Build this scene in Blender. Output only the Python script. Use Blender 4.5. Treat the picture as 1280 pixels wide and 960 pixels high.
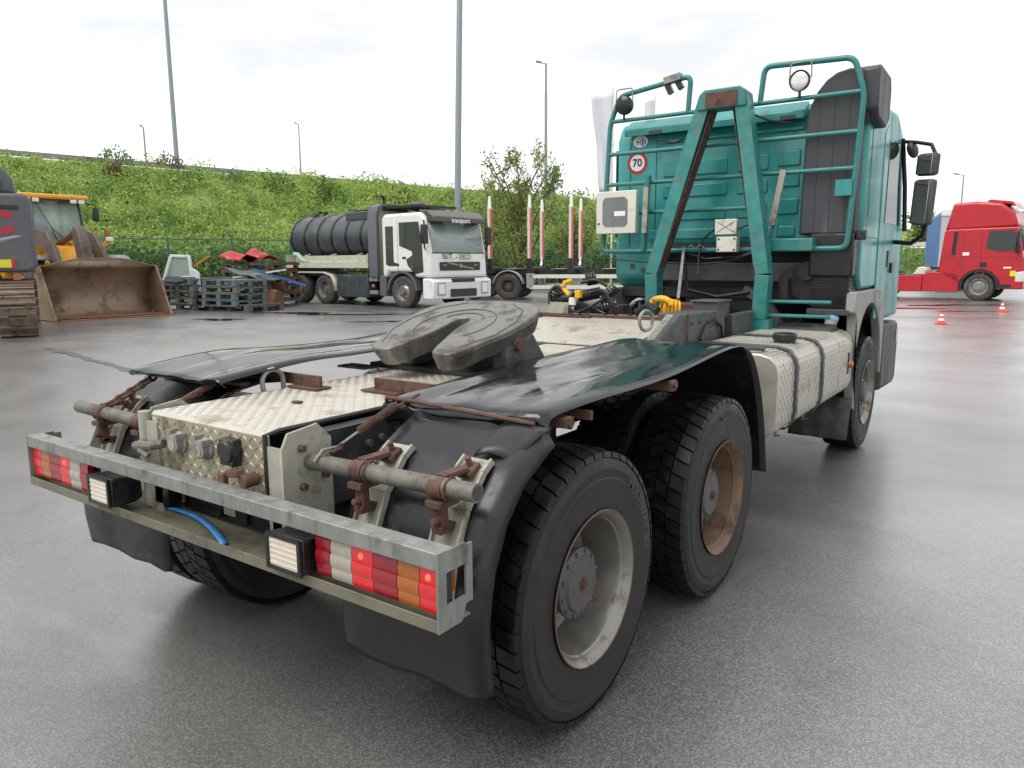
import bpy, bmesh, math, random
import numpy as np
from mathutils import Vector, Matrix
random.seed(7); rng = np.random.default_rng(7)
PI = math.pi; R = math.radians
for o in list(bpy.data.objects): bpy.data.objects.remove(o)
scene = bpy.context.scene; COL = scene.collection

# ---------------------------------------------------------------- camera
CX, CY, CZ = 2.5445, -2.3783, 1.7603
YAW, PITCH, ROLL, FPX = 0.6210, -0.1622, -0.0059, 938.78
cd = bpy.data.cameras.new('camera'); cam = bpy.data.objects.new('camera', cd); COL.objects.link(cam)
fw = Vector((-math.sin(YAW)*math.cos(PITCH), math.cos(YAW)*math.cos(PITCH), math.sin(PITCH)))
rt = fw.cross(Vector((0,0,1))).normalized(); up = rt.cross(fw)
r2 = math.cos(ROLL)*rt + math.sin(ROLL)*up; u2 = -math.sin(ROLL)*rt + math.cos(ROLL)*up
mw = Matrix((( r2.x,u2.x,-fw.x,CX),(r2.y,u2.y,-fw.y,CY),(r2.z,u2.z,-fw.z,CZ),(0,0,0,1)))
cam.matrix_world = mw
cd.sensor_width = 36; cd.lens = FPX/1280*36; cd.clip_start = .05; cd.clip_end = 6000
scene.camera = cam
# ---------------------------------------------------------------- overcast sky and sun
SUN_EL, SUN_AZ = R(58), R(200)
w = bpy.data.worlds.new('World'); scene.world = w; w.use_nodes = True
nt = w.node_tree; nt.nodes.clear(); N = nt.nodes.new; Lk = nt.links.new
sky = N('ShaderNodeTexSky'); sky.sky_type = 'NISHITA'; sky.sun_disc = False
sky.sun_elevation = SUN_EL; sky.sun_rotation = SUN_AZ
b1 = N('ShaderNodeBackground'); b1.inputs[1].default_value = .1; Lk(sky.outputs[0], b1.inputs[0])
tc = N('ShaderNodeTexCoord'); mp = N('ShaderNodeMapping'); mp.inputs['Scale'].default_value = (1.2,1.2,4.5)
ns = N('ShaderNodeTexNoise'); ns.inputs['Scale'].default_value = 1.7; ns.inputs['Detail'].default_value = 7; ns.inputs['Roughness'].default_value = .55
cr = N('ShaderNodeValToRGB'); e = cr.color_ramp.elements
e[0].position = .36; e[0].color = (.53,.537,.552,1); e[1].position = .62; e[1].color = (.86,.86,.857,1)
Lk(tc.outputs['Generated'], mp.inputs[0]); Lk(mp.outputs[0], ns.inputs[0]); Lk(ns.outputs[0], cr.inputs[0])
b2 = N('ShaderNodeBackground'); b2.inputs[1].default_value = 1.0; Lk(cr.outputs[0], b2.inputs[0])
mx = N('ShaderNodeMixShader'); mx.inputs[0].default_value = .94; Lk(b1.outputs[0], mx.inputs[1]); Lk(b2.outputs[0], mx.inputs[2])
ow = N('ShaderNodeOutputWorld'); Lk(mx.outputs[0], ow.inputs[0])
sd = bpy.data.lights.new('sun', 'SUN'); sd.energy = 1.4; sd.angle = R(40); sd.color = (1,.975,.94)
so = bpy.data.objects.new('sun', sd); COL.objects.link(so)
sdir = Vector((math.sin(SUN_AZ)*math.cos(SUN_EL), math.cos(SUN_AZ)*math.cos(SUN_EL), math.sin(SUN_EL)))
so.rotation_euler = sdir.to_track_quat('Z','Y').to_euler(); so.location = (0,0,30)
vs = scene.view_settings; vs.view_transform = 'Standard'; vs.look = 'None'; vs.exposure = .84; vs.gamma = 1; vs.use_curve_mapping = False

# ---------------------------------------------------------------- helpers
def hx(s, k=1):
    s = s.lstrip('#'); c = [int(s[i:i+2],16)/255 for i in (0,2,4)]
    return tuple(k*((x/12.92) if x <= .04045 else ((x+.055)/1.055)**2.4) for x in c)
class MB:
    def __init__(s): s.v = []; s.f = []
    def add(s, vs, fs):
        o = len(s.v); s.v += [tuple(v) for v in vs]; s.f += [tuple(o+i for i in f) for f in fs]; return s
    def hexa(s, p): return s.add(p, [(0,3,2,1),(4,5,6,7),(0,1,5,4),(1,2,6,5),(2,3,7,6),(3,0,4,7)])
    def box(s, x0,x1,y0,y1,z0,z1):
        return s.hexa([(x0,y0,z0),(x1,y0,z0),(x1,y1,z0),(x0,y1,z0),(x0,y0,z1),(x1,y0,z1),(x1,y1,z1),(x0,y1,z1)])
    def bar(s, p, q, w, h, up=(0,0,1)):
        p, q = Vector(p), Vector(q); d = (q-p).normalized(); u = Vector(up)
        if abs(d.dot(u)) > .98: u = Vector((0,1,0))
        a = d.cross(u).normalized()*w/2; b = a.cross(d).normalized()*h/2
        return s.hexa([p-a-b,p+a-b,q+a-b,q-a-b,p-a+b,p+a+b,q+a+b,q-a+b])
    def tube(s, pts, r, n=10, closed=False, rs=None):
        P = [Vector(p) for p in pts]; m = len(P); o = len(s.v); prev = None
        for i in range(m):
            if closed: d = (P[(i+1)%m]-P[i-1]).normalized()
            else: d = (P[min(i+1,m-1)]-P[max(i-1,0)]).normalized()
            if prev is None:
                u = Vector((0,0,1)) if abs(d.z) < .9 else Vector((0,1,0))
                a = d.cross(u).normalized()
            else: a = (prev - d*prev.dot(d)).normalized()
            prev = a; b = d.cross(a); rr = rs[i] if rs else r
            for k in range(n):
                t = 2*PI*k/n; s.v.append(tuple(P[i]+rr*(math.cos(t)*a+math.sin(t)*b)))
        for i in range(m if closed else m-1):
            i2 = (i+1)%m
            for k in range(n): s.f.append((o+i*n+k, o+i*n+(k+1)%n, o+i2*n+(k+1)%n, o+i2*n+k))
        if not closed:
            s.f.append(tuple(o+k for k in range(n))[::-1]); s.f.append(tuple(o+(m-1)*n+k for k in range(n)))
        return s
    def cyl(s, p, q, r, n=20, r2=None): return s.tube([p,q], r, n, rs=[r, r if r2 is None else r2])
    def lathe(s, prof, n=48, axis=0, c=(0,0,0), a0=0, a1=2*PI, closed=False):
        # prof: (axial, radius)
        o = len(s.v); full = abs(a1-a0-2*PI) < 1e-6; m = n if full else n+1
        for (h, r) in prof:
            for k in range(m):
                t = a0+(a1-a0)*k/n; p = [0,0,0]; p[axis] = h; p[(axis+1)%3] = r*math.cos(t); p[(axis+2)%3] = r*math.sin(t)
                s.v.append((p[0]+c[0],p[1]+c[1],p[2]+c[2]))
        L = len(prof)
        for i in range(L if closed else L-1):
            j = (i+1)%L
            for k in range(n):
                k2 = (k+1)%m; s.f.append((o+i*m+k, o+i*m+k2, o+j*m+k2, o+j*m+k))
        return s
    def prism(s, poly, axis, a, b):
        n = len(poly); vs = []
        for h in (a, b):
            for (u, v) in poly:
                p = [0,0,0]; p[axis] = h; p[(axis+1)%3] = u; p[(axis+2)%3] = v; vs.append(p)
        return s.add(vs, [tuple(range(n))[::-1], tuple(range(n,2*n))]+[(i,(i+1)%n,n+(i+1)%n,n+i) for i in range(n)])
    def grid(s, rows):
        o = len(s.v); m = len(rows[0])
        for r in rows: s.v += [tuple(p) for p in r]
        for i in range(len(rows)-1):
            for j in range(m-1): s.f.append((o+i*m+j,o+i*m+j+1,o+(i+1)*m+j+1,o+(i+1)*m+j))
        return s
    def ball(s, c, r, n=10, sc=(1,1,1)):
        return s.lathe([(r*sc[2]*-math.cos(PI*i/n), max(1e-4,r*math.sin(PI*i/n))) for i in range(n+1)], 2*n, 2, c)
    def mesh(s, name='m', smooth=35):
        me = bpy.data.meshes.new(name); me.from_pydata(s.v, [], s.f)
        bm = bmesh.new(); bm.from_mesh(me); bmesh.ops.recalc_face_normals(bm, faces=bm.faces); bm.to_mesh(me); bm.free()
        if smooth:
            me.polygons.foreach_set('use_smooth', [True]*len(me.polygons)); me.set_sharp_from_angle(angle=R(smooth))
        me.update(); return me
    def build(s, name, mat, parent=None, smooth=35, bevel=0, seg=2, solid=0, sub=0, loc=None, label=None, stuff=False):
        o = link(name, s.mesh(name, smooth), mat, parent, loc)
        if solid:
            m = o.modifiers.new('t','SOLIDIFY'); m.thickness = solid; m.offset = 0
        if bevel:
            m = o.modifiers.new('b','BEVEL'); m.width = bevel; m.segments = seg; m.limit_method = 'ANGLE'; m.angle_limit = R(40)
        if sub:
            m = o.modifiers.new('s','SUBSURF'); m.levels = sub; m.render_levels = sub
        if label: o['label'] = label
        if stuff: o['kind'] = 'stuff'
        return o
def link(name, me, mat, parent=None, loc=None, rot=None):
    if mat is not None and not me.materials: me.materials.append(mat)
    o = bpy.data.objects.new(name, me); COL.objects.link(o); o.parent = parent
    if loc: o.location = loc
    if rot: o.rotation_euler = rot
    return o
def thing(name, label, cat, loc=(0,0,0), rz=0, group=None):
    o = bpy.data.objects.new(name, None); COL.objects.link(o); o.location = loc; o.rotation_euler = (0,0,rz)
    o['label'] = label; o['category'] = cat
    if group: o['group'] = group
    o.empty_display_size = .2
    return o
def tag(o, label, cat, group=None):
    o['label'] = label; o['category'] = cat
    if group: o['group'] = group
    return o
def struct(o): o['kind'] = 'structure'; return o
def copy_tree(o, parent=None, loc=None, rz=None, label=None):
    c = o.copy(); COL.objects.link(c); c.parent = parent
    if loc: c.location = loc
    if rz is not None: c.rotation_euler = (0,0,rz)
    if label: c['label'] = label
    for ch in list(o.children): copy_tree(ch, c)
    return c
def text_mb(txt, size, bold=0.0, depth=.002):
    cu = bpy.data.curves.new('txt','FONT'); cu.body = txt; cu.size = size; cu.align_x = 'CENTER'; cu.align_y = 'CENTER'
    cu.extrude = depth; cu.offset = bold; cu.resolution_u = 3
    to = bpy.data.objects.new('txt', cu); COL.objects.link(to)
    dg = bpy.context.evaluated_depsgraph_get(); me = to.evaluated_get(dg).to_mesh()
    mb = MB(); mb.add([tuple(v.co) for v in me.vertices], [tuple(p.vertices) for p in me.polygons])
    to.evaluated_get(dg).to_mesh_clear(); bpy.data.objects.remove(to); bpy.data.curves.remove(cu)
    return mb
def xf(mb, M):
    mb.v = [tuple(M @ Vector(v)) for v in mb.v]; return mb
def frame3(o, ex, ey):          # matrix with x->ex, y->ey at origin o
    ex = Vector(ex).normalized(); ey = Vector(ey).normalized(); ez = ex.cross(ey)
    return Matrix(((ex.x,ey.x,ez.x,o[0]),(ex.y,ey.y,ez.y,o[1]),(ex.z,ey.z,ez.z,o[2]),(0,0,0,1)))

# ---------------------------------------------------------------- materials
def mat(name, col, rough=.5, metal=0, var=.15, vsc=5, dirt=None, da=.5, dsc=3, bump=0, bsc=80, rvar=.15, spec=.5, coat=0, emit=None, es=0, stretch=(1,1,1), droug=.8):
    m = bpy.data.materials.new(name); m.use_nodes = True; t = m.node_tree; n = t.nodes; l = t.links.new
    b = n['Principled BSDF']; g = n.new('ShaderNodeNewGeometry'); mpn = n.new('ShaderNodeMapping'); mpn.inputs['Scale'].default_value = stretch
    l(g.outputs['Position'], mpn.inputs[0])
    no = n.new('ShaderNodeTexNoise'); no.inputs['Scale'].default_value = vsc; no.inputs['Detail'].default_value = 6; no.inputs['Roughness'].default_value = .6
    l(mpn.outputs[0], no.inputs[0])
    ra = n.new('ShaderNodeValToRGB'); e = ra.color_ramp.elements; e[0].position = .28; e[1].position = .72
    e[0].color = (*[c*(1-var) for c in col],1); e[1].color = (*[min(1,c*(1+var)) for c in col],1)
    l(no.outputs[0], ra.inputs[0]); cout = ra.outputs[0]
    rr = n.new('ShaderNodeMapRange'); rr.inputs[1].default_value = .3; rr.inputs[2].default_value = .7
    rr.inputs[3].default_value = max(.03,rough-rvar); rr.inputs[4].default_value = min(1,rough+rvar); l(no.outputs[0], rr.inputs[0]); rout = rr.outputs[0]
    if dirt:
        d = n.new('ShaderNodeTexNoise'); d.inputs['Scale'].default_value = dsc; d.inputs['Detail'].default_value = 9; d.inputs['Roughness'].default_value = .68
        l(mpn.outputs[0], d.inputs[0]); dr = n.new('ShaderNodeValToRGB'); q = dr.color_ramp.elements
        q[0].position = .68-.36*da; q[1].position = q[0].position+.14; q[0].color = (0,0,0,1); q[1].color = (1,1,1,1); l(d.outputs[0], dr.inputs[0])
        mc = n.new('ShaderNodeMix'); mc.data_type = 'RGBA'; l(dr.outputs[0], mc.inputs[0]); l(cout, mc.inputs[6]); mc.inputs[7].default_value = (*dirt,1); cout = mc.outputs[2]
        mr = n.new('ShaderNodeMix'); l(dr.outputs[0], mr.inputs[0]); l(rout, mr.inputs[2]); mr.inputs[3].default_value = droug; rout = mr.outputs[0]
        if metal:
            mm = n.new('ShaderNodeMath'); mm.operation = 'MULTIPLY_ADD'; l(dr.outputs[0], mm.inputs[0]); mm.inputs[1].default_value = -metal*.85; mm.inputs[2].default_value = metal; l(mm.outputs[0], b.inputs['Metallic'])
    l(cout, b.inputs['Base Color']); l(rout, b.inputs['Roughness'])
    if not (metal and dirt): b.inputs['Metallic'].default_value = metal
    b.inputs['Specular IOR Level'].default_value = spec
    if coat: b.inputs['Coat Weight'].default_value = coat; b.inputs['Coat Roughness'].default_value = .12
    if bump:
        bn = n.new('ShaderNodeTexNoise'); bn.inputs['Scale'].default_value = bsc; bn.inputs['Detail'].default_value = 4; l(g.outputs['Position'], bn.inputs[0])
        bb = n.new('ShaderNodeBump'); bb.inputs['Strength'].default_value = bump; bb.inputs['Distance'].default_value = .01; l(bn.outputs[0], bb.inputs['Height']); l(bb.outputs[0], b.inputs['Normal'])
    if emit: b.inputs['Emission Color'].default_value = (*emit,1); b.inputs['Emission Strength'].default_value = es
    return m
def glass_mat(name, col, rough=.03, alpha=.45):
    m = bpy.data.materials.new(name); m.use_nodes = True; b = m.node_tree.nodes['Principled BSDF']
    b.inputs['Base Color'].default_value = (*col,1); b.inputs['Roughness'].default_value = rough; b.inputs['Alpha'].default_value = alpha; b.inputs['Specular IOR Level'].default_value = .8
    return m
RUST = hx('#5a3a2c'); DUST = hx('#8c8474'); GRIME = hx('#2a2826')
M = {}
M['teal'] = mat('teal_paint', hx('#278a87'), .36, var=.22, vsc=3, dirt=hx('#3a6f6b'), da=.44, dsc=4.5, coat=.2, droug=.6, stretch=(1,1,.22))
M['teal_worn'] = mat('worn_teal_paint', hx('#297571'), .42, var=.25, vsc=9, dirt=hx('#5b635c'), da=.42, dsc=9, coat=.1)
M['teal_rust'] = mat('rusted_teal_paint', hx('#2c7a75'), .45, var=.3, vsc=10, dirt=hx('#6b6a61'), da=.44, dsc=12)
M['black_plastic'] = mat('black_plastic', (.0065,.007,.008), .32, var=.3, vsc=4, dirt=(.024,.023,.022), da=.38, dsc=3, bump=.05, bsc=25)
M['sheet'] = mat('wet_black_sheet', (.006,.008,.009), .11, var=.3, vsc=5, dirt=(.014,.015,.0145), da=.46, dsc=4.5, rvar=.07, bump=.13, bsc=9, spec=.6, droug=.30, stretch=(2.2,.6,1))
M['grey_plastic'] = mat('grey_plastic', hx('#8b8a86'), .5, var=.08, dirt=hx('#75716a'), da=.35)
M['dark_plastic'] = mat('dark_grey_plastic', hx('#3b3c40'), .55, var=.12, vsc=3, stretch=(1,1,.2), dirt=hx('#5b5c5d'), da=.35, dsc=4)
M['rubber'] = mat('tyre_rubber', (.0055,.0055,.006), .42, var=.4, vsc=9, dirt=(.015,.0145,.0135), da=.38, dsc=6, bump=.12, bsc=120, spec=.3)
M['rubber_side'] = mat('dusty_tyre_sidewall', (.022,.0215,.021), .55, var=.4, vsc=7, dirt=(.044,.042,.039), da=.46, dsc=4.5, bump=.10, bsc=120, spec=.3)
M['rubber_dry'] = mat('dusty_tyre_rubber', (.05,.048,.045), .8, var=.3, vsc=6, dirt=(.11,.105,.095), da=.4)
M['letters'] = mat('tyre_lettering', (.055,.055,.055), .6)
M['rim_pale'] = mat('pale_painted_rim', hx('#8a8781'), .36, metal=.6, var=.15, vsc=6, dirt=hx('#66503c'), da=.40, dsc=11)
M['rim_rust'] = mat('rusty_rim', hx('#6b5341'), .6, var=.3, vsc=6, dirt=hx('#463327'), da=.5, dsc=5)
M['hub_grey'] = mat('grey_hub_paint', hx('#4d4f50'), .5, var=.2, vsc=14, dirt=hx('#5c4030'), da=.38, dsc=13)
M['rust'] = mat('rusty_steel', hx('#5b3f35'), .78, var=.35, vsc=14, dirt=hx('#37261f'), da=.45, dsc=16, bump=.3, bsc=60)
M['galv'] = mat('galvanised_steel', hx('#8f908a'), .5, metal=.45, var=.25, vsc=18, dirt=hx('#5f5e55'), da=.46, dsc=7, bump=.08)
M['galv_bumper'] = mat('stained_galvanised_bumper', hx('#888a86'), .48, metal=.4, var=.2, vsc=9, stretch=(2.2,2.2,.7), dirt=hx('#5d5c52'), da=.46, dsc=6, bump=.1)
M['shelf'] = mat('muddy_bumper_shelf', hx('#6f6c5c'), .6, metal=.1, var=.25, vsc=8, dirt=hx('#4b4739'), da=.5, dsc=4)
M['pipe'] = mat('weathered_pipe', hx('#6f6c64'), .5, metal=.35, var=.3, vsc=12, dirt=hx('#4e4035'), da=.56, dsc=9, bump=.1)
M['cream'] = mat('cream_painted_steel', hx('#9d9b8e'), .5, var=.2, vsc=7, dirt=hx('#5d5848'), da=.45, dsc=7)
M['plate'] = mat('aluminium_tread_plate', hx('#bcb7ab'), .42, metal=.35, var=.12, vsc=4, dirt=hx('#857b69'), da=.44, dsc=4)
M['plate_rear'] = mat('stained_tread_plate', hx('#a79f8a'), .45, metal=.35, var=.2, vsc=6, dirt=hx('#6d6350'), da=.52, dsc=6, stretch=(1,1,.4))
M['plate_tank'] = mat('tank_tread_plate', hx('#b4b0a6'), .36, metal=.55, var=.12, vsc=4, dirt=hx('#8f8672'), da=.42, dsc=5)
M['frame'] = mat('dark_frame_paint', (.022,.024,.027), .48, var=.3, vsc=7, dirt=(.06,.056,.05), da=.42, dsc=5, bump=.15)
M['frame_grey'] = mat('grey_frame_paint', hx('#4c4e4f'), .5, var=.25, vsc=6, dirt=hx('#3c352f'), da=.5, dsc=6)
M['engine'] = mat('oily_engine_metal', (.013,.0125,.012), .5, var=.4, vsc=8, dirt=(.045,.039,.032), da=.42, dsc=6, bump=.2)
M['cast'] = mat('cast_iron_fifth_wheel', hx('#74716c'), .36, metal=.5, var=.25, vsc=7, dirt=hx('#403b36'), da=.5, dsc=5, bump=.25, bsc=30)
M['groove'] = mat('dark_grease', (.05,.045,.04), .4)
M['black'] = mat('black_rubber_hose', (.014,.014,.015), .35, var=.3, dirt=(.06,.058,.055), da=.3, dsc=12)
M['yellow'] = mat('yellow_coupling', hx('#d9a413'), .4, var=.15, dirt=hx('#4a3a1c'), da=.34, dsc=25)
M['white_box'] = mat('off_white_box', hx('#cfccc0'), .45, var=.06, dirt=hx('#8f8a7c'), da=.3, dsc=7)
M['smoked'] = mat('smoked_window', hx('#6c6f70'), .12, var=.2, vsc=6)
M['white'] = mat('white_paint', hx('#d9d9d6'), .35, var=.05, dirt=hx('#a5a49c'), da=.28, dsc=4, coat=.3)
M['red_print'] = mat('red_print', hx('#b2202c'), .5, var=.05)
M['black_print'] = mat('black_print', (.02,.02,.025), .5)
M['blue_print'] = mat('blue_print', hx('#34518a'), .5)
M['green_print'] = mat('green_print', hx('#55b04a'), .5)
M['white_print'] = mat('white_print', hx('#e2e2df'), .45, var=.04)
M['grey_print'] = mat('grey_print', hx('#4a4f4c'), .5)
M['red_lens'] = mat('red_lens', hx('#8a1020'), .18, var=.12, vsc=40, coat=.5, bump=.25, bsc=140)
M['red_lit'] = mat('lit_red_lens', hx('#a81420'), .18, var=.1, vsc=40, coat=.5, emit=(1,.03,.03), es=.12, bump=.25, bsc=140)
M['bulb'] = mat('lit_bulb', (.5,.04,.03), .3, emit=(1,.10,.05), es=.9)
M['amber'] = mat('amber_lens', hx('#a0561a'), .2, var=.1, vsc=30, coat=.5)
M['clear_lens'] = mat('clear_lens', hx('#9c978a'), .2, var=.12, vsc=20, coat=.4)
M['lamp_glass'] = mat('lamp_glass', hx('#cdc3b2'), .15, var=.06, vsc=20, coat=.6)
M['lamp_front'] = mat('work_light_glass', hx('#d9d8d0'), .1, metal=.4, var=.1)
M['blue_strip'] = mat('blue_plastic_strip', hx('#3f7fbe'), .4, var=.12, vsc=20)
M['blue_cap'] = mat('blue_cap', hx('#7f9cc4'), .45)
M['glass'] = glass_mat('cab_glass', (.035,.04,.04), .03, .82)
M['glass_clear'] = glass_mat('clear_cab_glass', (.42,.52,.50), .03, .5)
M['mirror'] = mat('mirror_glass', (.8,.8,.8), .04, metal=1, var=.02, rvar=.01)
def LD(L, D, z=0): return (CX+.8133*L-.5818*D, CY+.5818*L+.8133*D, z)
def heading(hl, hd):
    wx = .8133*hl-.5818*hd; wy = .5818*hl+.8133*hd; return math.atan2(-wx, wy)
def toLD(x, y):
    dx, dy = x-CX, y-CY; return (.8133*dx+.5818*dy, -.5818*dx+.8133*dy)
def sstep(a, b, x):
    t = min(1, max(0, (x-a)/(b-a))); return t*t*(3-2*t)
def gz(x, y):
    L, D = toLD(x, y); return .30*sstep(7, 15, D)*sstep(7, -1, L-.12*(D-20))
# ================================================================ setting: ground, embankment
def asphalt():
    m = bpy.data.materials.new('wet_asphalt'); m.use_nodes = True; t = m.node_tree; n = t.nodes; l = t.links.new; b = n['Principled BSDF']
    g = n.new('ShaderNodeNewGeometry'); P = g.outputs['Position']
    def noise(sc, de=5, ro=.6, stretch=None):
        k = n.new('ShaderNodeTexNoise'); k.inputs['Scale'].default_value = sc; k.inputs['Detail'].default_value = de; k.inputs['Roughness'].default_value = ro
        if stretch:
            q = n.new('ShaderNodeMapping'); q.inputs['Scale'].default_value = stretch; q.inputs['Rotation'].default_value = (0,0,.62); l(P, q.inputs[0]); l(q.outputs[0], k.inputs[0])
        else: l(P, k.inputs[0])
        return k.outputs[0]
    def ramp(src, a, ca, bb, cb):
        r = n.new('ShaderNodeValToRGB'); e = r.color_ramp.elements; e[0].position = a; e[1].position = bb; e[0].color = (*ca,1); e[1].color = (*cb,1); l(src, r.inputs[0]); return r.outputs[0]
    def mix(f, a, c, mode='MIX'):
        x = n.new('ShaderNodeMix'); x.data_type = 'RGBA'; x.blend_type = mode
        for s, v in ((0,f),(6,a),(7,c)):
            if hasattr(v,'links'): l(v, x.inputs[s])
            else: x.inputs[s].default_value = v if s == 0 else (*v,1)
        return x.outputs[2]
    vo = n.new('ShaderNodeTexVoronoi'); vo.inputs['Scale'].default_value = 170; l(P, vo.inputs['Vector'])
    vb = n.new('ShaderNodeSeparateColor'); l(vo.outputs['Color'], vb.inputs[0])
    stone = ramp(vb.outputs[0], .35, (.108,.105,.101), 1.0, (.262,.255,.246))
    base = mix(ramp(noise(1.1,6), .35, (0,0,0), .7, (1,1,1)), stone, mix(1.0, stone, (.72,.72,.72), 'MULTIPLY'))
    pale = ramp(noise(.16,4,.55,(1,3.2,1)), .50, (0,0,0), .70, (1,1,1))
    base = mix(pale, base, mix(.55, base, (.15,.145,.135)))
    brown = ramp(noise(.35,7,.65), .58, (0,0,0), .74, (.6,.6,.6)); base = mix(brown, base, mix(.6, base, (.075,.062,.05)))
    l(base, b.inputs['Base Color'])
    wet = ramp(noise(.22,6,.6,(1,2.6,1)), .36, (.30,)*3, .66, (.48,)*3)
    pud = ramp(noise(.13,6,.62,(1,3,1)), .60, (0,0,0), .66, (1,1,1))
    ro = mix(pud, wet, (.10,.10,.10)); l(ro, b.inputs['Roughness'])
    b.inputs['Specular IOR Level'].default_value = .55
    cw_n = ramp(noise(.19,6,.62,(1,2.4,1)), .34, (1,)*3, .66, (.55,)*3); l(mix(pud, cw_n, (1,1,1)), b.inputs['Coat Weight']); b.inputs['Coat IOR'].default_value = 1.75
    l(ramp(noise(.5,5,.6), .35, (.22,)*3, .7, (.40,)*3), b.inputs['Coat Roughness'])
    bh = n.new('ShaderNodeTexNoise'); bh.inputs['Scale'].default_value = 130; bh.inputs['Detail'].default_value = 3; l(P, bh.inputs[0])
    ad = n.new('ShaderNodeMath'); ad.operation = 'ADD'; l(bh.outputs[0], ad.inputs[0]); l(vo.outputs['Distance'], ad.inputs[1])
    bp = n.new('ShaderNodeBump'); bp.inputs['Strength'].default_value = .30; bp.inputs['Distance'].default_value = .003; l(ad.outputs[0], bp.inputs['Height']); l(bp.outputs[0], b.inputs['Normal'])
    return m
M['asphalt'] = asphalt()
cs = sorted(set([-900,-500,-250,-150,-100]+list(range(-70,71,2))+[100,150,250,500,900]))
mb = MB(); mb.grid([[(x, y, gz(x,y)) for x in cs] for y in [c+20 for c in cs]])
ground = struct(mb.build('ground', M['asphalt'], smooth=80))
M['tar'] = mat('dark_tar_seam', (.085,.078,.068), .45, var=.3, vsc=3, dirt=(.12,.11,.095), da=.5, dsc=4)
def seam(pts, wd):
    mb = MB(); rows = [[],[]]
    for i, (L, D) in enumerate(pts):
        k = .5+.8*random.random()
        for s, r in ((-1,0),(1,1)):
            x, y, _ = LD(L, D+s*wd*k); rows[r].append((x, y, gz(x,y)+.004))
    mb.grid(rows); return struct(mb.build('tar_seam', M['tar']))
def poly_line(a, b, n, wob):
    return [(a[0]+(b[0]-a[0])*i/n+random.uniform(-wob,wob), a[1]+(b[1]-a[1])*i/n+random.uniform(-wob,wob)) for i in range(n+1)]
seam(poly_line((-8.3,13.4),(-4.8,10.4),40,.05), .09)
M['water'] = mat('puddle_water', (.03,.03,.03), .05, var=.1, rvar=.02, spec=.6)
def puddle(L, D, a, b, seed):
    rr = random.Random(seed); n = 44; ph = [rr.uniform(0,6) for _ in range(6)]; pts = []
    for k in range(n):
        t = 2*PI*k/n; r = 1+.28*math.sin(2*t+ph[0])+.2*math.sin(3*t+ph[1])+.12*math.sin(5*t+ph[2])+.08*math.sin(9*t+ph[3])+.05*math.sin(14*t+ph[4])
        x, y, _ = LD(L+a*r*math.cos(t), D+b*r*math.sin(t)); pts.append((x,y,gz(x,y)+.004))
    mb = MB(); x, y, _ = LD(L,D); mb.add(pts+[(x,y,gz(x,y)+.004)], [(k,(k+1)%n,n) for k in range(n)]); struct(mb.build('puddle', M['water'], smooth=80))
for i, q in enumerate([(-6.4,22.0,1.1,.45),(-4.7,21.2,1.2,.35),(-7.6,19.6,.7,.3),(-3.0,18.6,.9,.22),(13.4,27.2,1.5,.6),(17.0,28.8,1.6,.5),(11.6,24.6,.9,.25),(15.5,25.4,1.0,.25)]): puddle(*q, 40+i)
seam(poly_line((10.5,23.5),(19,20.5),40,.03), .05)

# ---- embankment: toe line T0..T1, crest line
TOE = lambda L: 30.9+.708*(L+15)
CREST = lambda L: 40.4+1.04*(L+27.5)
HT = 8.0
def emb(L, v):                      # v: 0 toe, 1 crest
    D = TOE(L)+v*max(6, CREST(L)-TOE(L)); z = .35+(HT-.6-.35)*(v**.92)
    return D, z
Ls = list(range(-90,141,3))
mb = MB(); rows = []
for v in [0,.1,.25,.4,.55,.7,.85,1.0]:
    rows.append([LD(L, emb(L,v)[0], emb(L,v)[1]+(.25*math.sin(L*1.3+v*9) if 0<v<1 else 0)) for L in Ls])
rows.insert(0, [LD(L, TOE(L)-.5, -.3) for L in Ls])
rows.append([LD(L, CREST(L)+14, HT-.6) for L in Ls]); rows.append([LD(L, CREST(L)+40, -.5) for L in Ls])
mb.grid(rows)
M['soil'] = mat('embankment_soil', hx('#6f8540'), .9, var=.35, vsc=1.5, dirt=hx('#6a5138'), da=.4, dsc=1.2)
struct(mb.build('embankment', M['soil'], smooth=70))
def leaf_mat(name, c1, c2, c3):
    m = bpy.data.materials.new(name); m.use_nodes = True; t = m.node_tree; n = t.nodes; l = t.links.new; b = n['Principled BSDF']
    g = n.new('ShaderNodeNewGeometry'); r = n.new('ShaderNodeValToRGB'); e = r.color_ramp.elements
    e[0].color = (*c1,1); e[1].color = (*c3,1); k = e.new(.5); k.color = (*c2,1)
    no = n.new('ShaderNodeTexNoise'); no.inputs['Scale'].default_value = .45; no.inputs['Detail'].default_value = 4; l(g.outputs['Position'], no.inputs[0])
    a = n.new('ShaderNodeMath'); a.operation = 'MULTIPLY_ADD'; l(g.outputs['Random Per Island'], a.inputs[0]); a.inputs[1].default_value = .55
    s = n.new('ShaderNodeMath'); s.operation = 'MULTIPLY_ADD'; l(no.outputs[0], s.inputs[0]); s.inputs[1].default_value = 1.7; s.inputs[2].default_value = -.62; l(s.outputs[0], a.inputs[2])
    l(a.outputs[0], r.inputs[0]); l(r.outputs[0], b.inputs['Base Color']); b.inputs['Roughness'].default_value = .55; b.inputs['Specular IOR Level'].default_value = .3
    tr = n.new('ShaderNodeBsdfTranslucent'); l(r.outputs[0], tr.inputs[0]); mx = n.new('ShaderNodeMixShader'); mx.inputs[0].default_value = .35
    l(b.outputs[0], mx.inputs[1]); l(tr.outputs[0], mx.inputs[2]); l(mx.outputs[0], n['Material Output'].inputs[0]); return m
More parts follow.
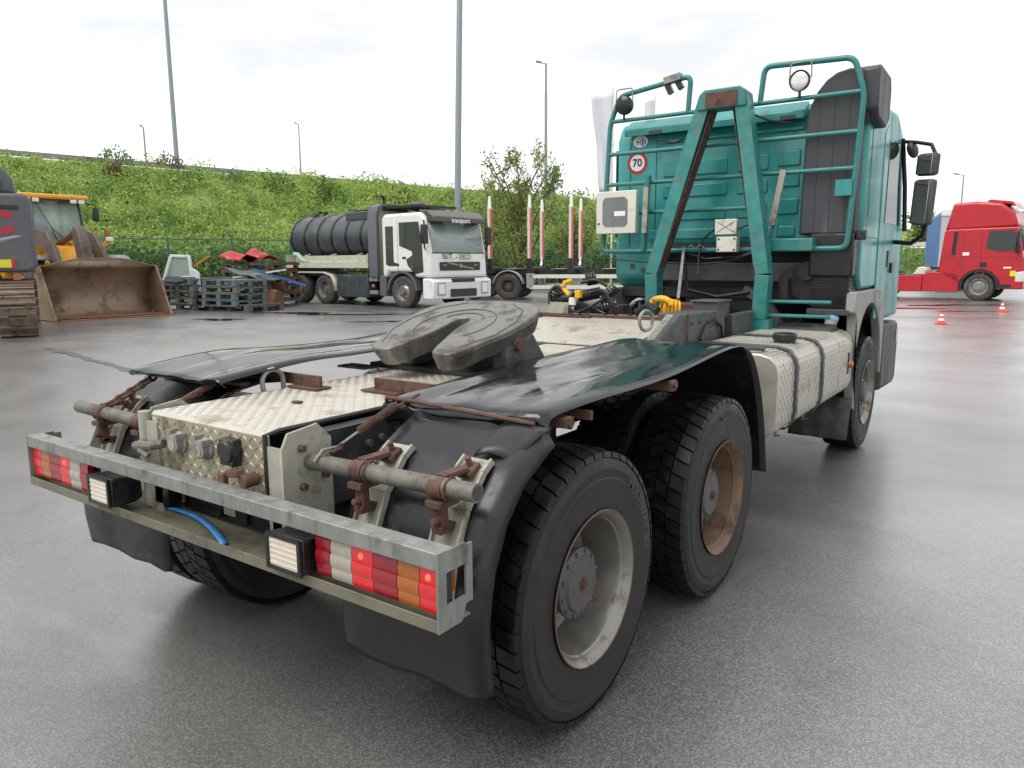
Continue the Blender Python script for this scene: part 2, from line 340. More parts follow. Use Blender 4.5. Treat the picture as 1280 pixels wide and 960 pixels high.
M['leaf'] = leaf_mat('scrub_leaves', hx('#7d9749'), hx('#a0b55e'), hx('#bccb7c'))
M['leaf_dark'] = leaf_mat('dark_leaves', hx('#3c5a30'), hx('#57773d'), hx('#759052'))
M['leaf_brown'] = leaf_mat('brown_leaves', hx('#5d4b3c'), hx('#75604d'), hx('#8a7a60'))
M['leaf_tree'] = leaf_mat('young_tree_leaves', hx('#5f7038'), hx('#85954e'), hx('#a5ae6a'))
M['bark'] = mat('grey_bark', hx('#5e5546'), .85, var=.3, vsc=6)
def leaves(name, C, S, mt, parent=None, droop=.0):
    # C: centres (n,3); S: leaf half-sizes
    n = len(C); a = rng.normal(size=(n,3)); a /= np.linalg.norm(a,axis=1)[:,None]
    h = rng.normal(size=(n,3)); b = np.cross(a,h); b /= np.linalg.norm(b,axis=1)[:,None]
    a *= S[:,None]; b *= (S*.55)[:,None]
    V = np.stack([C-a, C+b*.9, C+a, C-b*.9],1).reshape(-1,3)
    me = bpy.data.meshes.new(name); me.vertices.add(4*n); me.vertices.foreach_set('co', V.ravel())
    me.loops.add(4*n); me.loops.foreach_set('vertex_index', np.arange(4*n)); me.polygons.add(n)
    me.polygons.foreach_set('loop_start', np.arange(0,4*n,4)); me.polygons.foreach_set('loop_total', np.full(n,4))
    me.update(); me.validate(); return link(name, me, mt, parent)
def shell(c, r, n, flat=.8):
    d = rng.normal(size=(n,3)); d /= np.linalg.norm(d,axis=1)[:,None]; d[:,2] = np.abs(d[:,2])*flat+.15*d[:,2]
    k = r*(.45+.55*rng.random(n)**.5); return np.array(c)+d*k[:,None]
B = {k: ([], []) for k in ('light','mid','deep')}; nb = 0
while nb < 3600:
    v = random.random(); L = random.uniform(-34,44); D, z = emb(L, v); px = L/D
    if px < -.75 or px > .62 or D > 112: continue
    if px > .22 and random.random() < .65: continue
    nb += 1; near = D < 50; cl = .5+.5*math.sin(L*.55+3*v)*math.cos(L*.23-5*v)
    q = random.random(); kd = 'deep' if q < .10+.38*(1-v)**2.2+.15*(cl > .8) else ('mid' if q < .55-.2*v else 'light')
    r = random.uniform(.35,.95)*(1.35 if v < .15 else 1.0)*(1.0 if near else 1.35)*(1.45 if random.random() < .12 else 1)
    if v > .93: r *= .6
    x, y, _ = LD(L, D); k = int((150 if near else 75)*r*r)+30
    P = shell((x,y,z-.15), r, k, 1.0 if v > .12 else 1.35)
    B[kd][0].append(P); B[kd][1].append(rng.uniform(.045,.11,k)*(1 if near else 1.4))
    if random.random() < .10 and v < .88:      # a few shoots standing out of the mass
        m_ = 26; h_ = random.uniform(.5,1.1); a_ = rng.random((m_,3))-.5; P = np.array((x,y,z+r*.6))+np.stack([a_[:,0]*.25,a_[:,1]*.25,rng.random(m_)*h_],1)
        B[kd][0].append(P); B[kd][1].append(rng.uniform(.04,.09,m_)*(1 if near else 1.4))
M['leaf_mid'] = leaf_mat('mid_green_leaves', hx('#608040'), hx('#829f4e'), hx('#9fb566'))
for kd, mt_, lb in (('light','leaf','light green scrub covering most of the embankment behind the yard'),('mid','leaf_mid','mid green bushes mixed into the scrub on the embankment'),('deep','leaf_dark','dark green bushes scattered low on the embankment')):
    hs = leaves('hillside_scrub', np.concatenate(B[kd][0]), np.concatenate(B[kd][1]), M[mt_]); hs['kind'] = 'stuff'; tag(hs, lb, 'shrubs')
# dark undergrowth along the toe, behind the fence
Cs, Ss = [], []
for i in range(420):
    L = random.uniform(-27,30); D = TOE(L)+random.uniform(.3,1.9); x, y, _ = LD(L, D); r = random.uniform(.7,1.3); k = 150
    Cs.append(shell((x,y,.4+random.uniform(0,1.1)), r, k, 1.2)); Ss.append(rng.uniform(.08,.15,k))
hs = leaves('hedge_growth', np.concatenate(Cs), np.concatenate(Ss), M['leaf_dark']); hs['kind'] = 'stuff'
tag(hs, 'dark green undergrowth along the foot of the embankment behind the fence', 'shrubs')
def shrub(L, v, r, mt, label, dz=0):
    D, z = emb(L, v); x, y, _ = LD(L, D); t = thing('shrub', label, 'shrub', (x,y,z), group='shrubs near the crest of the embankment')
    k = 260; c = leaves('foliage', shell((0,0,.4*r+dz), r, k, 1.0)*1.0, rng.uniform(.06,.13,k), mt, t)
    mb = MB()
    for a in range(5):
        an = a*1.26; mb.tube([(0,0,-.3),(.3*r*math.cos(an),.3*r*math.sin(an),.5*r),(.6*r*math.cos(an),.6*r*math.sin(an),1.0*r)], .03, 5)
    mb.build('stem', M['bark'], t)
shrub(-22.5,.93,1.0,M['leaf_dark'],'round dark green shrub at the crest, left of the brown shrub')
shrub(-20.5,.95,.9,M['leaf_brown'],'brown withered shrub near the crest between the dark shrub and the tall pole')
shrub(-22.0,.84,.6,M['leaf_brown'],'small brown shrub just below the dark green crest shrub')
shrub(-14.6,.78,1.0,M['leaf_dark'],'dark green shrub high on the embankment, right of the tall lamp pole')
shrub(-7.5,.72,1.1,M['leaf_dark'],'dark green shrub on the slope above the tanker')
# guard rail on the crest
gr = thing('guard_rail', 'grey steel guard rail along the road on top of the embankment', 'guard rail', LD(-27,CREST(-27)+.8,HT-.5))
o0 = Vector(gr.location)
mb = MB(); prev = None
for L in np.arange(-34,60,4):
    p = Vector(LD(L,CREST(L)+.8,HT-.5))-o0
    if prev is not None: mb.bar(prev+Vector((0,0,.16)), p+Vector((0,0,.16)), .06, .3)
    prev = p
mb.build('rail_beam', M['galv'], gr)
for L in np.arange(-34,60,2.0):
    p = Vector(LD(L,CREST(L)+.95,HT-.5))-o0; MB().box(p.x-.05,p.x+.05,p.y-.05,p.y+.05,-.4,.28).build('post', M['galv'], gr)
# ---- mesh fence at the toe
M['fence_green'] = mat('green_fence_paint', hx('#3f6a5e'), .5, var=.1)
fn = thing('mesh_fence', 'green steel mesh fence at the foot of the embankment', 'fence', LD(-15,30,.3)); o0 = Vector(fn.location)
FD = lambda L: 30+.708*(L+15); prev = None; wm = MB()
for L in np.arange(-24.1,34,2.05):
    p = Vector(LD(L,FD(L),.3))-o0
    MB().box(p.x-.035,p.x+.035,p.y-.035,p.y+.035,-.1,2.5).build('post', M['fence_green'], fn)
    if prev is not None:
        for z in np.arange(.2,2.45,.2): wm.bar(prev+Vector((0,0,z)), p+Vector((0,0,z)), .006, .006)
        wm.bar(prev+Vector((0,0,2.42)), p+Vector((0,0,2.42)), .035, .035); wm.bar(prev+Vector((0,0,1.75)), p+Vector((0,0,1.75)), .025, .025)
        for k in range(1,20):
            q = prev.lerp(p,k/20); wm.bar(q+Vector((0,0,.1)), q+Vector((0,0,2.4)), .005, .005)
    prev = p
wm.build('wire_mesh', M['fence_green'], fn, smooth=0, stuff=True)
# ---- lamp poles
M['pole'] = mat('galvanised_pole', hx('#8f979c'), .45, metal=.4, var=.1)
def pole(label, base, h, r0, r1, head=0, lean=(0,0), arm=1.0, adir=(-1,0)):
    t = thing('lamp_pole', label, 'lamp pole', base, group='lamp poles')
    MB().tube([(0,0,-.5),(lean[0]*.5,lean[1]*.5,h*.5),(lean[0],lean[1],h)], r0, 12, rs=[r0,(r0+r1)/2,r1]).build('pole', M['pole'], t)
    MB().cyl((0,0,-.1),(0,0,.12),r0*1.8,12).build('base_flange', M['pole'], t)
    wx, wy, _ = LD(adir[0],adir[1]); ox, oy, _ = LD(0,0); ax, ay = (wx-ox)*arm, (wy-oy)*arm
    MB().bar((lean[0],lean[1],h-.05),(lean[0]+ax,lean[1]+ay,h+.1),.07,.07).build('arm', M['pole'], t)
    MB().bar((lean[0]+ax*.6,lean[1]+ay*.6,h+.08),(lean[0]+ax*1.3,lean[1]+ay*1.3,h+.16),.28,.12).build('lamp_head', M['pole'], t, bevel=.03)
D, z = emb(-17.6,.93)
pole('tall grey lamp pole standing on the embankment above the pallet stacks', LD(-21.47,50,7.0), 16, .16, .09)
pole('thick grey lamp pole rising behind the cab of the tanker truck', LD(-2.33,32,.3), 15, .145, .11, lean=(.34,.25))
pole('slim lamp pole with a small lamp head right of the bare tree', LD(2.8,62,.3), 16.7, .16, .08, arm=.6)
pole('distant thin lamp pole on the crest, above the tanker', LD(-20.3,75,7.2), 7.6, .09, .06, arm=.3)
pole('short thin pole on the crest left of the tall lamp pole', LD(-27.2,58,7.2), 4.5, .07, .06, arm=.2)
pole('distant thin lamp pole above the red tractor cab', LD(50.3,86,0), 10.9, .1, .07, arm=.9)
# ---- trees
def tree(name, label, base, h, spread, nlimb, nleaf, mt, lsz, seed, cat='tree', group=None, dens=1.0, crown0=.3, fill=.4):
    rr = random.Random(seed); g = np.random.default_rng(seed); t = thing(name, label, cat, base, group=group)
    tr = MB(); br = MB(); tips = []
    tr.tube([(0,0,-.2),(.05,.03,h*.2),(.1,-.04,h*.45),(.05,.1,h*.75)], .1, 8, rs=[.02*h,.016*h,.011*h,.004*h])
    for i in range(nlimb):
        z0 = h*rr.uniform(.08,.6); an = rr.uniform(0,2*PI); ln = spread*rr.uniform(.5,1.05)*(1-.35*z0/h); rise = h*rr.uniform(.3,.62)*(1-z0/h*.45)
        p0 = Vector((.05,.02,z0)); p1 = p0+Vector((math.cos(an)*ln*.45,math.sin(an)*ln*.45,rise*.5)); p2 = p0+Vector((math.cos(an)*ln,math.sin(an)*ln,min(rise,h-z0)))
        br.tube([p0,p1,p2], .03, 6, rs=[.008*h,.005*h,.002*h]); tips += [(p1,p2)]
        for j in range(5):
            q0 = p0.lerp(p1,.4) if j < 2 else p1.lerp(p2,rr.uniform(0,.7)); q1 = q0+Vector((rr.uniform(-1,1)*ln*.35,rr.uniform(-1,1)*ln*.35,rr.uniform(.1,1)*h*.2)); br.tube([q0,q1], .012, 4, rs=[.003*h,.0012*h]); tips.append((q0,q1))
    tr.build('trunk', M['bark'], t); br.build('limbs', M['bark'], t)
    P = []
    for i in range(nleaf):
        a, b = tips[rr.randrange(len(tips))]; u = rr.random()**.6; c = a.lerp(b,u); s = fill*(.3+.7*rr.random())
        if c.z < crown0*h*rr.random(): continue
        P.append((c.x+g.normal()*s*.5, c.y+g.normal()*s*.5, c.z+g.normal()*s*.5))
    P = np.array(P); leaves('crown', P, g.uniform(lsz*.6,lsz*1.3,len(P)), mt, t); return t
tree('young_tree','sparse young tree with thin bare limbs behind the log trailer', LD(.4,35,.3), 6.6, 2.9, 20, 5200, M['leaf_tree'], .085, 5, fill=.42)
tree('young_tree','low leafy tree between the thick lamp pole and the log trailer stakes', LD(-1.6,38,.3), 4.6, 2.2, 16, 4200, M['leaf_tree'], .085, 9, fill=.5)
tree('young_tree','small bushy tree behind the right stakes of the log trailer', LD(3.1,38.5,.3), 4.9, 1.8, 13, 3000, M['leaf_tree'], .085, 12, fill=.5)
for i,(L,D,h,lb) in enumerate([(42,88,9.2,'distant green tree just right of the teal cab mirror stem'),(50,92,8.2,'distant green tree above the grey curtain trailer'),(57,90,7.4,'distant green tree behind the red cab roof'),(36,86,9.0,'distant green tree hidden mostly by the teal cab')]):
    tree('distant_tree', lb, LD(L,D,0), h, 3.6, 16, 2600, M['leaf_tree'], .26, 30+i, group='trees beyond the yard on the right', fill=1.2, crown0=.15)
# ---- flags
M['flag'] = mat('white_flag_cloth', hx('#d6d8dd'), .7, var=.05)
def flag(label, base, h, wdt, ht, seed):
    t = thing('flag', label, 'flag', base, group='white flags behind the teal cab')
    MB().cyl((0,0,-.3),(0,0,h),.06,10,.035).build('flag_pole', M['white'], t)
    mb = MB(); rows = []
    ax, ay = -.8133, -.5818
    for i in range(15):
        v = i/14; row = []
        for j in range(8):
            u = j/7; wv = wdt*u*(1-.45*v**1.5)*(.93+.07*math.sin(v*7+seed)); d = .18*math.sin(u*7+v*3+seed)*u
            row.append((ax*wv+.58*d, ay*wv-.81*d, h-.1-ht*v-.25*u*(1-v)))
        rows.append(row)
    mb.grid(rows).build('flag_cloth', M['flag'], t, solid=.01)
    return t
flag('tall white banner flag left of the teal cab rack', LD(5.9,45,0), 11.5, 1.3, 5.8, 1)
flag('small white flag seen through the teal rack beside the headboard', LD(11.6,63,0), 14.7, .95, 3.0, 4)
# ================================================================ the teal tractor unit
T = thing('tractor_truck', 'teal three-axle tractor unit seen from behind, with black wheel covers and a cab rack', 'truck')
AX = (0.0, 1.35, 5.19); ZR = .53
# ---- tyres and wheels (axis x, outward +x)
def tyre_mesh(blocks=True, cols=4, pitch=46):
    mb = MB(); h = [(.105,.280),(.148,.298),(.152,.312),(.149,.338),(.155,.385),(.156,.42),(.1525,.424),(.1525,.452),(.154,.456),(.147,.488),(.136,.508),(.128,.514)]
    prof = [(-a,r) for a,r in h]+[(a,r) for a,r in h[::-1]]
    mb.lathe(prof, 64, 0)
    if blocks:
        w = .272/cols
        for c in range(cols):
            edge = c in (0,cols-1); x0 = -.136+c*w+(.004 if c else 0); x1 = -.136+(c+1)*w-(.004 if c < cols-1 else 0)
            sk = .5*(c%2)
            for k in range(pitch):
                da = 2*PI/pitch; t0 = (k+sk)*da; zz = .16*da*(1 if c < cols/2 else -1)
                a = [t0+.06*da+zz, t0+.90*da+zz, t0+.90*da-zz, t0+.06*da-zz]
                xa = [x0, x0, x1, x1]; top, bot = [], []
                for i in range(4):
                    rr = .530; xx = xa[i]
                    if (c == 0 and i < 2) or (c == cols-1 and i > 1): rr = .521; xx = xa[i]+(-.006 if c == 0 else .006)
                    top.append((xx*.985, rr*math.cos(a[i]), rr*math.sin(a[i]))); 
                    rb = .500 if ((c == 0 and i < 2) or (c == cols-1 and i > 1)) else .511
                    bot.append((xx+(.004 if rb == .5 and c else (-.004 if rb == .5 else 0)), rb*math.cos(a[i]), rb*math.sin(a[i])))
                mb.hexa(bot+top)
    return mb.mesh('tyre', 30)
TYRE = tyre_mesh(); TYRE.materials.append(M['rubber']); TYRE.materials.append(M['rubber_side'])
for f_ in TYRE.polygons:
    if math.hypot(f_.center.y,f_.center.z) < .495: f_.material_index = 1
def rim_mb(deep):
    mb = MB()
    if deep:   # outer wheel of a dual pair: deep barrel, disc far inside
        mb.lathe([(.118,.262),(.150,.292),(.158,.302),(.160,.297),(.150,.284),(.128,.270),(.10,.262),(.02,.252),(-.045,.243),(-.06,.205),(-.062,.13),(-.062,.02)], 64, 0)
    else:
        mb.lathe([(.118,.262),(.150,.292),(.158,.302),(.160,.297),(.150,.284),(.115,.268),(.03,.262),(.02,.235),(.07,.20),(.105,.165),(.108,.10),(.108,.01)], 64, 0)
    return mb
RIMD = rim_mb(True).mesh('rim', 40); RIMF = rim_mb(False).mesh('rim', 40)
RIMR = RIMD.copy(); RIMD.materials.append(M['rim_pale']); RIMR.materials.append(M['rim_rust']); RIMF.materials.append(M['rim_pale'])
hb = MB(); hb.lathe([(-.062,.165),(-.03,.160),(-.015,.150),(-.01,.128),(.055,.124),(.06,.138),(.074,.138),(.080,.128),(.084,.112),(.095,.104),(.098,.05),(.098,.012)], 40, 0)
HUB = hb.mesh('hub', 30); HUB.materials.append(M['hub_grey'])
NUT = MB().cyl((0,0,0),(.014,0,0),.009,6).mesh('nut', 30); NUT.materials.append(M['hub_grey'])
cp = MB().lathe([(0,.026),(.006,.026),(.008,.018),(.016,.016),(.016,.001)], 16, 0).mesh('cap', 30); cp.materials.append(M['rust'])
EDGE = MB().lathe([(.155,.2985),(.1605,.3015),(.1625,.2995),(.1605,.2965)],64,0,closed=True).mesh('rim_edge',40); EDGE.materials.append(M['rim_rust'])
HOLE = MB().lathe([(0,.030),(.003,.030),(.003,.001)], 14, 0).mesh('hand_hole', 30); HOLE.materials.append(M['groove'])
FHUB = MB().lathe([(.10,.105),(.135,.10),(.15,.085),(.155,.03),(.155,.005)], 28, 0).mesh('fhub', 30); FHUB.materials.append(M['hub_grey'])
def wheel(x, y, kind, side):
    rz = 0 if side > 0 else PI; rim = {'pale':RIMD,'rust':RIMR,'front':RIMF}[kind]
    o = link('wheel', rim, None, T, (side*x,y,ZR), (0,0,rz))
    link('tyre', TYRE, None, o, rot=(random.uniform(0,6),0,0))
    if kind != 'front':
        link('hub', HUB, None, o); link('hub_cap', cp, None, o, (.096,0,0)); link('rim_edge', EDGE, None, o)
        for k in range(12):
            a = 2*PI*k/12+.2; link('wheel_nut', NUT, None, o, (.072,.124*math.cos(a),.124*math.sin(a)))
        for k in range(10):
            a = 2*PI*k/10; link('wheel_nut', NUT, None, o, (-.064,.187*math.cos(a),.183*math.sin(a)))
    else:
        link('hub', FHUB, None, o)
        for k in range(10):
            a = 2*PI*k/10; link('wheel_nut', NUT, None, o, (.106,.135*math.cos(a),.135*math.sin(a)))
            if k % 1 == 0: link('hand_hole', HOLE, None, o, (.083,.192*math.cos(a+.3),.192*math.sin(a+.3)), (0,0,0))
    return o
XO = 1.235-.157
for s in (1,-1):
    for y, kd in ((0,'pale'),(1.35,'rust')):
        wo = wheel(XO, y, kd, s)
        if s > 0:
            tx = text_mb('MULTIWAY 3D', .058, .0010, .0016)
            rad = .437; V = []
            for (a, b, c) in tx.v:
                th = (R(28) if y == 0 else R(75)) - a/rad; rr = rad+b; V.append((.1535+c, -rr*math.cos(th)*-1, rr*math.sin(th)))
            tx.v = V; tx.build('lettering', M['letters'], wo)
        wi = link('wheel', RIMD, None, T, (s*(XO-.372),y,ZR), (0,0,0 if s < 0 else PI)); link('tyre', TYRE, None, wi, rot=(random.uniform(0,6),0,0))
    wheel(1.055, AX[2], 'front', s)
# ---- axles and differentials
for y in AX[:2]:
    mb = MB(); mb.cyl((-1.0,y,ZR),(1.0,y,ZR),.085,16); mb.ball((0,y,ZR),.24,9); mb.build('drive_axle', M['engine'], T)
MB().cyl((-.95,AX[2],ZR),(.95,AX[2],ZR),.06,12).build('front_axle', M['engine'], T)
for s in (1,-1):
    mb = MB()
    for i in range(6): mb.box(s*.5-.05,s*.5+.05,-.15-.05*i+.3-.1,1.5+.05*i-.2,.70+i*.022,.72+i*.022)
    mb.build('leaf_spring', M['engine'], T)
    MB().lathe([(-.13,.09),(-.1,.105),(.1,.105),(.13,.09)],20,2,(s*.58,.55,.95)).build('brake_chamber', M['black'], T)
# ---- frame rails
for s in (1,-1):
    mb = MB(); poly = [(.36,.87),(.44,.87),(.44,1.145),(.36,1.145),(.36,1.130),(.428,1.130),(.428,.885),(.36,.885)]
    mb.prism([(y_,z_) for y_,z_ in [(s*a,b) for a,b in poly]], 2, 0, 1)
    mb.v = [(a, -.70+c*7.1, b) for (a,b,c) in mb.v]
    mb.build('frame_rail', M['frame'], T)
for y in (-.55,.6,1.9,3.3): MB().box(-.425,.425,y,y+.08,.90,1.10).build('cross_member', M['frame'], T)
# bolts, rusty bracket on the right rail
for q in [(-.40,1.07),(-.33,1.08),(-.24,1.10),(-.28,1.0),(-.18,1.02),(-.42,.97),(-.1,1.08)]:
    MB().cyl((.438,q[0],q[1]),(.462,q[0],q[1]),.015,8).build('frame_bolt', M['frame_grey'], T)
mb = MB(); mb.box(.441,.456,-.21,-.07,1.0,1.15); mb.box(.456,.50,-.13,-.09,1.10,1.15); mb.cyl((.456,-.15,1.06),(.475,-.15,1.06),.02,8); mb.build('rail_bracket', M['rust'], T, bevel=.004)
# ---- tread plates
def lozenges(mb, u0, u1, v0, v1, fn, pitch=.03, ln=.0135, wd=.0036, ht=.0022, skip=None):
    nu = int((u1-u0)/pitch); nv = int((v1-v0)/pitch)
    for i in range(nu):
        for j in range(nv):
            u = u0+(i+.5)*(u1-u0)/nu; v = v0+(j+.5)*(v1-v0)/nv
            if skip and skip(u,v): continue
            c, s = (.7071,.7071) if (i+j)%2 else (.7071,-.7071)
            pts = []
            for a, b, h in ((-ln,0,0),(0,-wd,0),(ln,0,0),(0,wd,0),(-ln*.55,0,ht),(ln*.55,0,ht)):
                pts.append(fn(u+a*c-b*s, v+a*s+b*c, h))
            mb.add(pts, [(0,1,5,4),(1,2,5),(2,3,5),(3,0,4,5)])
DK = 1.165
mb = MB(); mb.prism([(-.785,.945),(-.785,DK-.012),(-.773,DK),(2.22,DK),(2.22,DK-.006),(-.775,DK-.006),(-.779,.945)], 0, -.41, .345)
deck = mb.build('tread_plate_deck', M['plate'], T)
lm = MB(); lozenges(lm, -.405, .34, -.77, 2.2, lambda u,v,h: (u,v,DK+h)); lm.build('tread_pattern', M['plate'], deck, stuff=True)
mb = MB().box(-.40,.335,-.7895,-.786,.93,DK-.014); rp = mb.build('tread_plate_rear', M['plate_rear'], T)
lm = MB(); lozenges(lm, -.395, .33, .935, 1.15, lambda u,v,h: (u,-.7895-h,v), ht=.003); lm.build('tread_pattern', M['plate_rear'], rp, stuff=True)
MB().tube([(.352,-.80,.93),(.352,-.80,DK),(.352,-.74,DK+.006),(.36,2.0,DK+.006)], .009, 6).build('rubber_edge', M['black'], T)
MB().tube([(.352,-.80,.93),(.2,-.80,.915)], .009, 6).build('rubber_edge', M['black'], T)
MB().box(.37,.44,-.70,2.0,1.146,1.152).build('rail_cap', M['frame'], T)
# ---- fifth wheel
FW = link('fifth_wheel_base', MB().box(-.60,.50,.62,1.30,DK+.004,DK+.030).mesh(), M['frame'], T)
mb = MB(); mb.box(-.74,-.52,.50,.61,DK+.004,DK+.016); mb.box(.42,.56,.95,1.22,DK+.004,DK+.02); mb.cyl((.50,1.15,DK+.02),(.50,1.15,DK+.06),.02,6); mb.build('mounting_tab', M['galv'], FW)
out = []
def arc(cx, cy, r, a0, a1, n): return [(cx+r*math.cos(R(a0+(a1-a0)*i/n)), cy+r*math.sin(R(a0+(a1-a0)*i/n))) for i in range(n+1)]
out += arc(.235,-.335,.125,235,345,8)                    # right lobe tip
out += [(.385,-.24),(.44,-.10),(.46,.06)]
out += arc(.22,.16,.24,5,80,8)+[(.10,.415),(-.10,.415)]+arc(-.22,.16,.24,100,175,8)
out += [(-.46,.06),(-.44,-.10),(-.385,-.24)]+arc(-.235,-.335,.125,195,305,8)
out += [(-.13,-.36),(-.062,-.10)]+arc(0,.04,.058,172,8,8)+[(.062,-.10),(.13,-.36)]
FS = .86; out = [(x*FS,y*FS) for x,y in out]
TILT = R(16.5); Mt = Matrix.Translation((0,.68,1.440)) @ Matrix.Rotation(TILT,4,'X')
pl = MB(); pl.prism(out, 2, -.035, 0); xf(pl, Mt)
fp = pl.build('fifth_wheel_plate', M['cast'], FW, bevel=.007, seg=2)
sk = MB(); n = len(out); vs_ = [(x*.995,y*.995,-.03) for x,y in out]+[(x*.93,y*.93,-.10) for x,y in out]
sk.add(vs_, [(i,(i+1)%n,n+(i+1)%n,n+i) for i in range(n)]); xf(sk, Mt); sk.build('fifth_wheel_skirt', M['cast'], FW)
def groove(pts, r=.0035, nm='grease_groove'):
    g = MB().tube([(x*FS,y*FS,.0005) for x,y in pts], r, 5); xf(g, Mt); g.build(nm, M['groove'], FW)
groove(arc(0,-.02,.26,-40,220,40)); groove([(-.30,-.36),(-.40,-.15),(-.41,.05),(-.33,.25),(-.18,.36)]); groove([(.30,-.36),(.40,-.15),(.41,.05),(.33,.25),(.18,.36)]); groove(arc(0,.0,.17,30,150,16))
for x,y in [(-.3,-.25),(.3,-.25),(-.33,.1),(.33,.1),(0,.3)]:
    g = MB().lathe([(.0002,.02),(.001,.02),(.001,.001)],12,2,(x*FS,y*FS,0)); xf(g, Mt); g.build('plate_bolt', M['groove'], FW)
for s in (1,-1):
    mb = MB(); mb.prism([(.62,DK+.030),(1.02,DK+.030),(.84,1.40),(.62,1.34)], 0, s*.27, s*.38); mb.build('pedestal', M['frame_grey'], FW, bevel=.02)
    MB().cyl((s*.24,.70,1.35),(s*.40,.70,1.35),.035,12).build('pivot_pin', M['rust'], FW)
mb = MB(); mb.prism([(.70,1.197),(.95,1.197),(.95,1.40),(.66,1.33)], 0, -.12, .12); mb.build('lock_housing', M['engine'], FW)
# ---- rusty cover supports on the deck
for (x0,x1,xa,y) in ((.02,.18,.62,.06),(-.36,-.22,-.85,-.06)):
    mb = MB(); mb.box(min(x0,x1)-.05,max(x0,x1)+.02,y-.05,y+.045,DK+.004,DK+.012); mb.build('support_foot', M['rust'], T)
    mb = MB(); mb.box(min(x0,xa),max(x1,xa),y-.008,y+.008,DK+.045 if False else DK+.013,DK+.065); mb.build('cover_support', M['rust'], T)
MB().box(.62,1.17,.05,.07,1.165,1.20).build('cover_support', M['rust'], T)
for y in (-.14,.78): MB().box(.5,1.18,y,y+.05,1.17,1.205).build('cover_support', M['rust'], T)
MB().box(-1.18,-.5,-.3,-.25,1.19,1.205).build('cover_support', M['rust'], T)
MB().box(-.06,-.02,-.36,-.33,DK+.003,DK+.010).build('rust_flake', M['rust'], T)
MB().tube([(-.435,-.22,1.14)]+[(-.435,-.17+.06*math.cos(a),1.20+.06*math.sin(a)) for a in np.linspace(PI,0,9)]+[(-.435,-.11,1.14)], .012, 8).build('lifting_ring', M['galv'], T)
# ---- mudguards over the rear wheels
gp = [(.12,1.18),(-.14,1.198),(-.34,1.165),(-.49,1.085),(-.595,.97),(-.66,.82),(-.69,.65),(-.69,.50),(-.68,.39)]
for s in (1,-1):
    mb = MB(); rows = []
    for i in range(33):
        t = i/32*(len(gp)-1); k = min(int(t),len(gp)-2); f = t-k; y = gp[k][0]*(1-f)+gp[k+1][0]*f; z = gp[k][1]*(1-f)+gp[k+1][1]*f
        if s > 0 and i < 7: continue
        row = []
        for j, x in enumerate((.57,.60,.70,.82,.94,1.06,1.15,1.195,1.21) if s > 0 else (.57,.60,.72,.87,1.02,1.16,1.27,1.325,1.345)):
            d = 0 if 1 <= j <= 6 else (.02 if j in (0,7) else .055)
            nx, nz = (y, z-.53); m_ = math.hypot(nx,nz) or 1; wob = .006*math.sin(9*z+4*x)
            yy = y-nx/m_*d+wob; zz = z-nz/m_*d
            if s > 0 and i == 7: zz += .012*math.sin(x*23)+.01; 
            if i > 29: zz -= .008*math.sin(x*17+s)
            row.append((s*x, yy, zz))
        rows.append(row)
    mb.grid(rows).build('mudguard', M['black_plastic'], T, smooth=60, solid=.008)
    # torn tongue on the right guard
    if s > 0:
        mb = MB(); rows = []
        for i in range(6):
            v = i/5; rows.append([(1.20-.19*u*(1-.35*v)-.05*v, -.275-.15*v-.05*u*v, 1.196-.035*v-.05*v*v+.03*math.sin(PI*u*.9)*v-.02*v*(1-u)) for u in np.linspace(0,1,7)])
        mb.grid(rows).build('torn_flap', M['black_plastic'], T, smooth=60, solid=.006)
    # carrier tube with clamps and curved straps
    x0, x1 = .445, (1.20 if s > 0 else 1.26)
    mb = MB(); mb.tube([(s*x0,-.68,1.06),(s*x1,-.68,1.075)], .030, 18); tube = mb.build('carrier_tube', M['pipe'], T)
    MB().lathe([(0,.023),(.001,.023),(.001,.001)],16,0,(s*(x1)+(.0005 if s > 0 else -.0025),-.68,1.075)).build('tube_bore', M['groove'], tube)
    for xs in (.70,1.05):
        mb = MB(); st = []
        for (y,z) in [(-.465,1.10),(-.51,1.07),(-.545,1.03),(-.595,.97),(-.66,.82),(-.69,.65)]:
            m_ = math.hypot(y,z-.53); st.append((y+y/m_*.014, z+(z-.53)/m_*.014))
        for a, b in zip(st[:-1], st[1:]): mb.bar((s*xs,a[0],a[1]),(s*xs,b[0],b[1]),.118,.010,(0,-.7,.7))
        for e_ in (-.056,.056):
            for a, b in zip(st[:-1], st[1:]): mb.bar((s*xs+e_,a[0]-.008,a[1]+.006),(s*xs+e_,b[0]-.008,b[1]+.006),.008,.022,(0,-.7,.7))
        strap = mb.build('guard_strap', M['cream'], T)
        mb = MB(); mb.tube([(s*xs-.028,-.68,1.065),(s*xs+.028,-.68,1.068)], .0355, 14)
        mb.bar((s*xs,-.68,1.03),(s*xs,-.675,.93),.04,.03,(0,-1,0)); mb.bar((s*xs,-.675,1.10),(s*xs,-.555,1.10),.04,.016); mb.box(s*xs-.032,s*xs+.032,-.715,-.62,1.008,1.03); mb.box(s*xs-.02,s*xs+.02,-.70,-.60,.92,.945)
        mb.bar((s*xs,-.565,1.075),(s*xs,-.505,1.105),.055,.02)
        mb.cyl((s*xs,-.52,1.09),(s*xs,-.54,1.135),.011,6); mb.cyl((s*xs,-.69,.96),(s*xs,-.72,.965),.012,6); mb.build('tube_clamp', M['rust'], T, bevel=.002)
        MB().tube([(s*xs+.045,-.68+.037*math.cos(a),1.067+.037*math.sin(a)) for a in np.linspace(0,2*PI,14)[:-1]], .004, 5, closed=True).build('wire_loop', M['rust'], T)
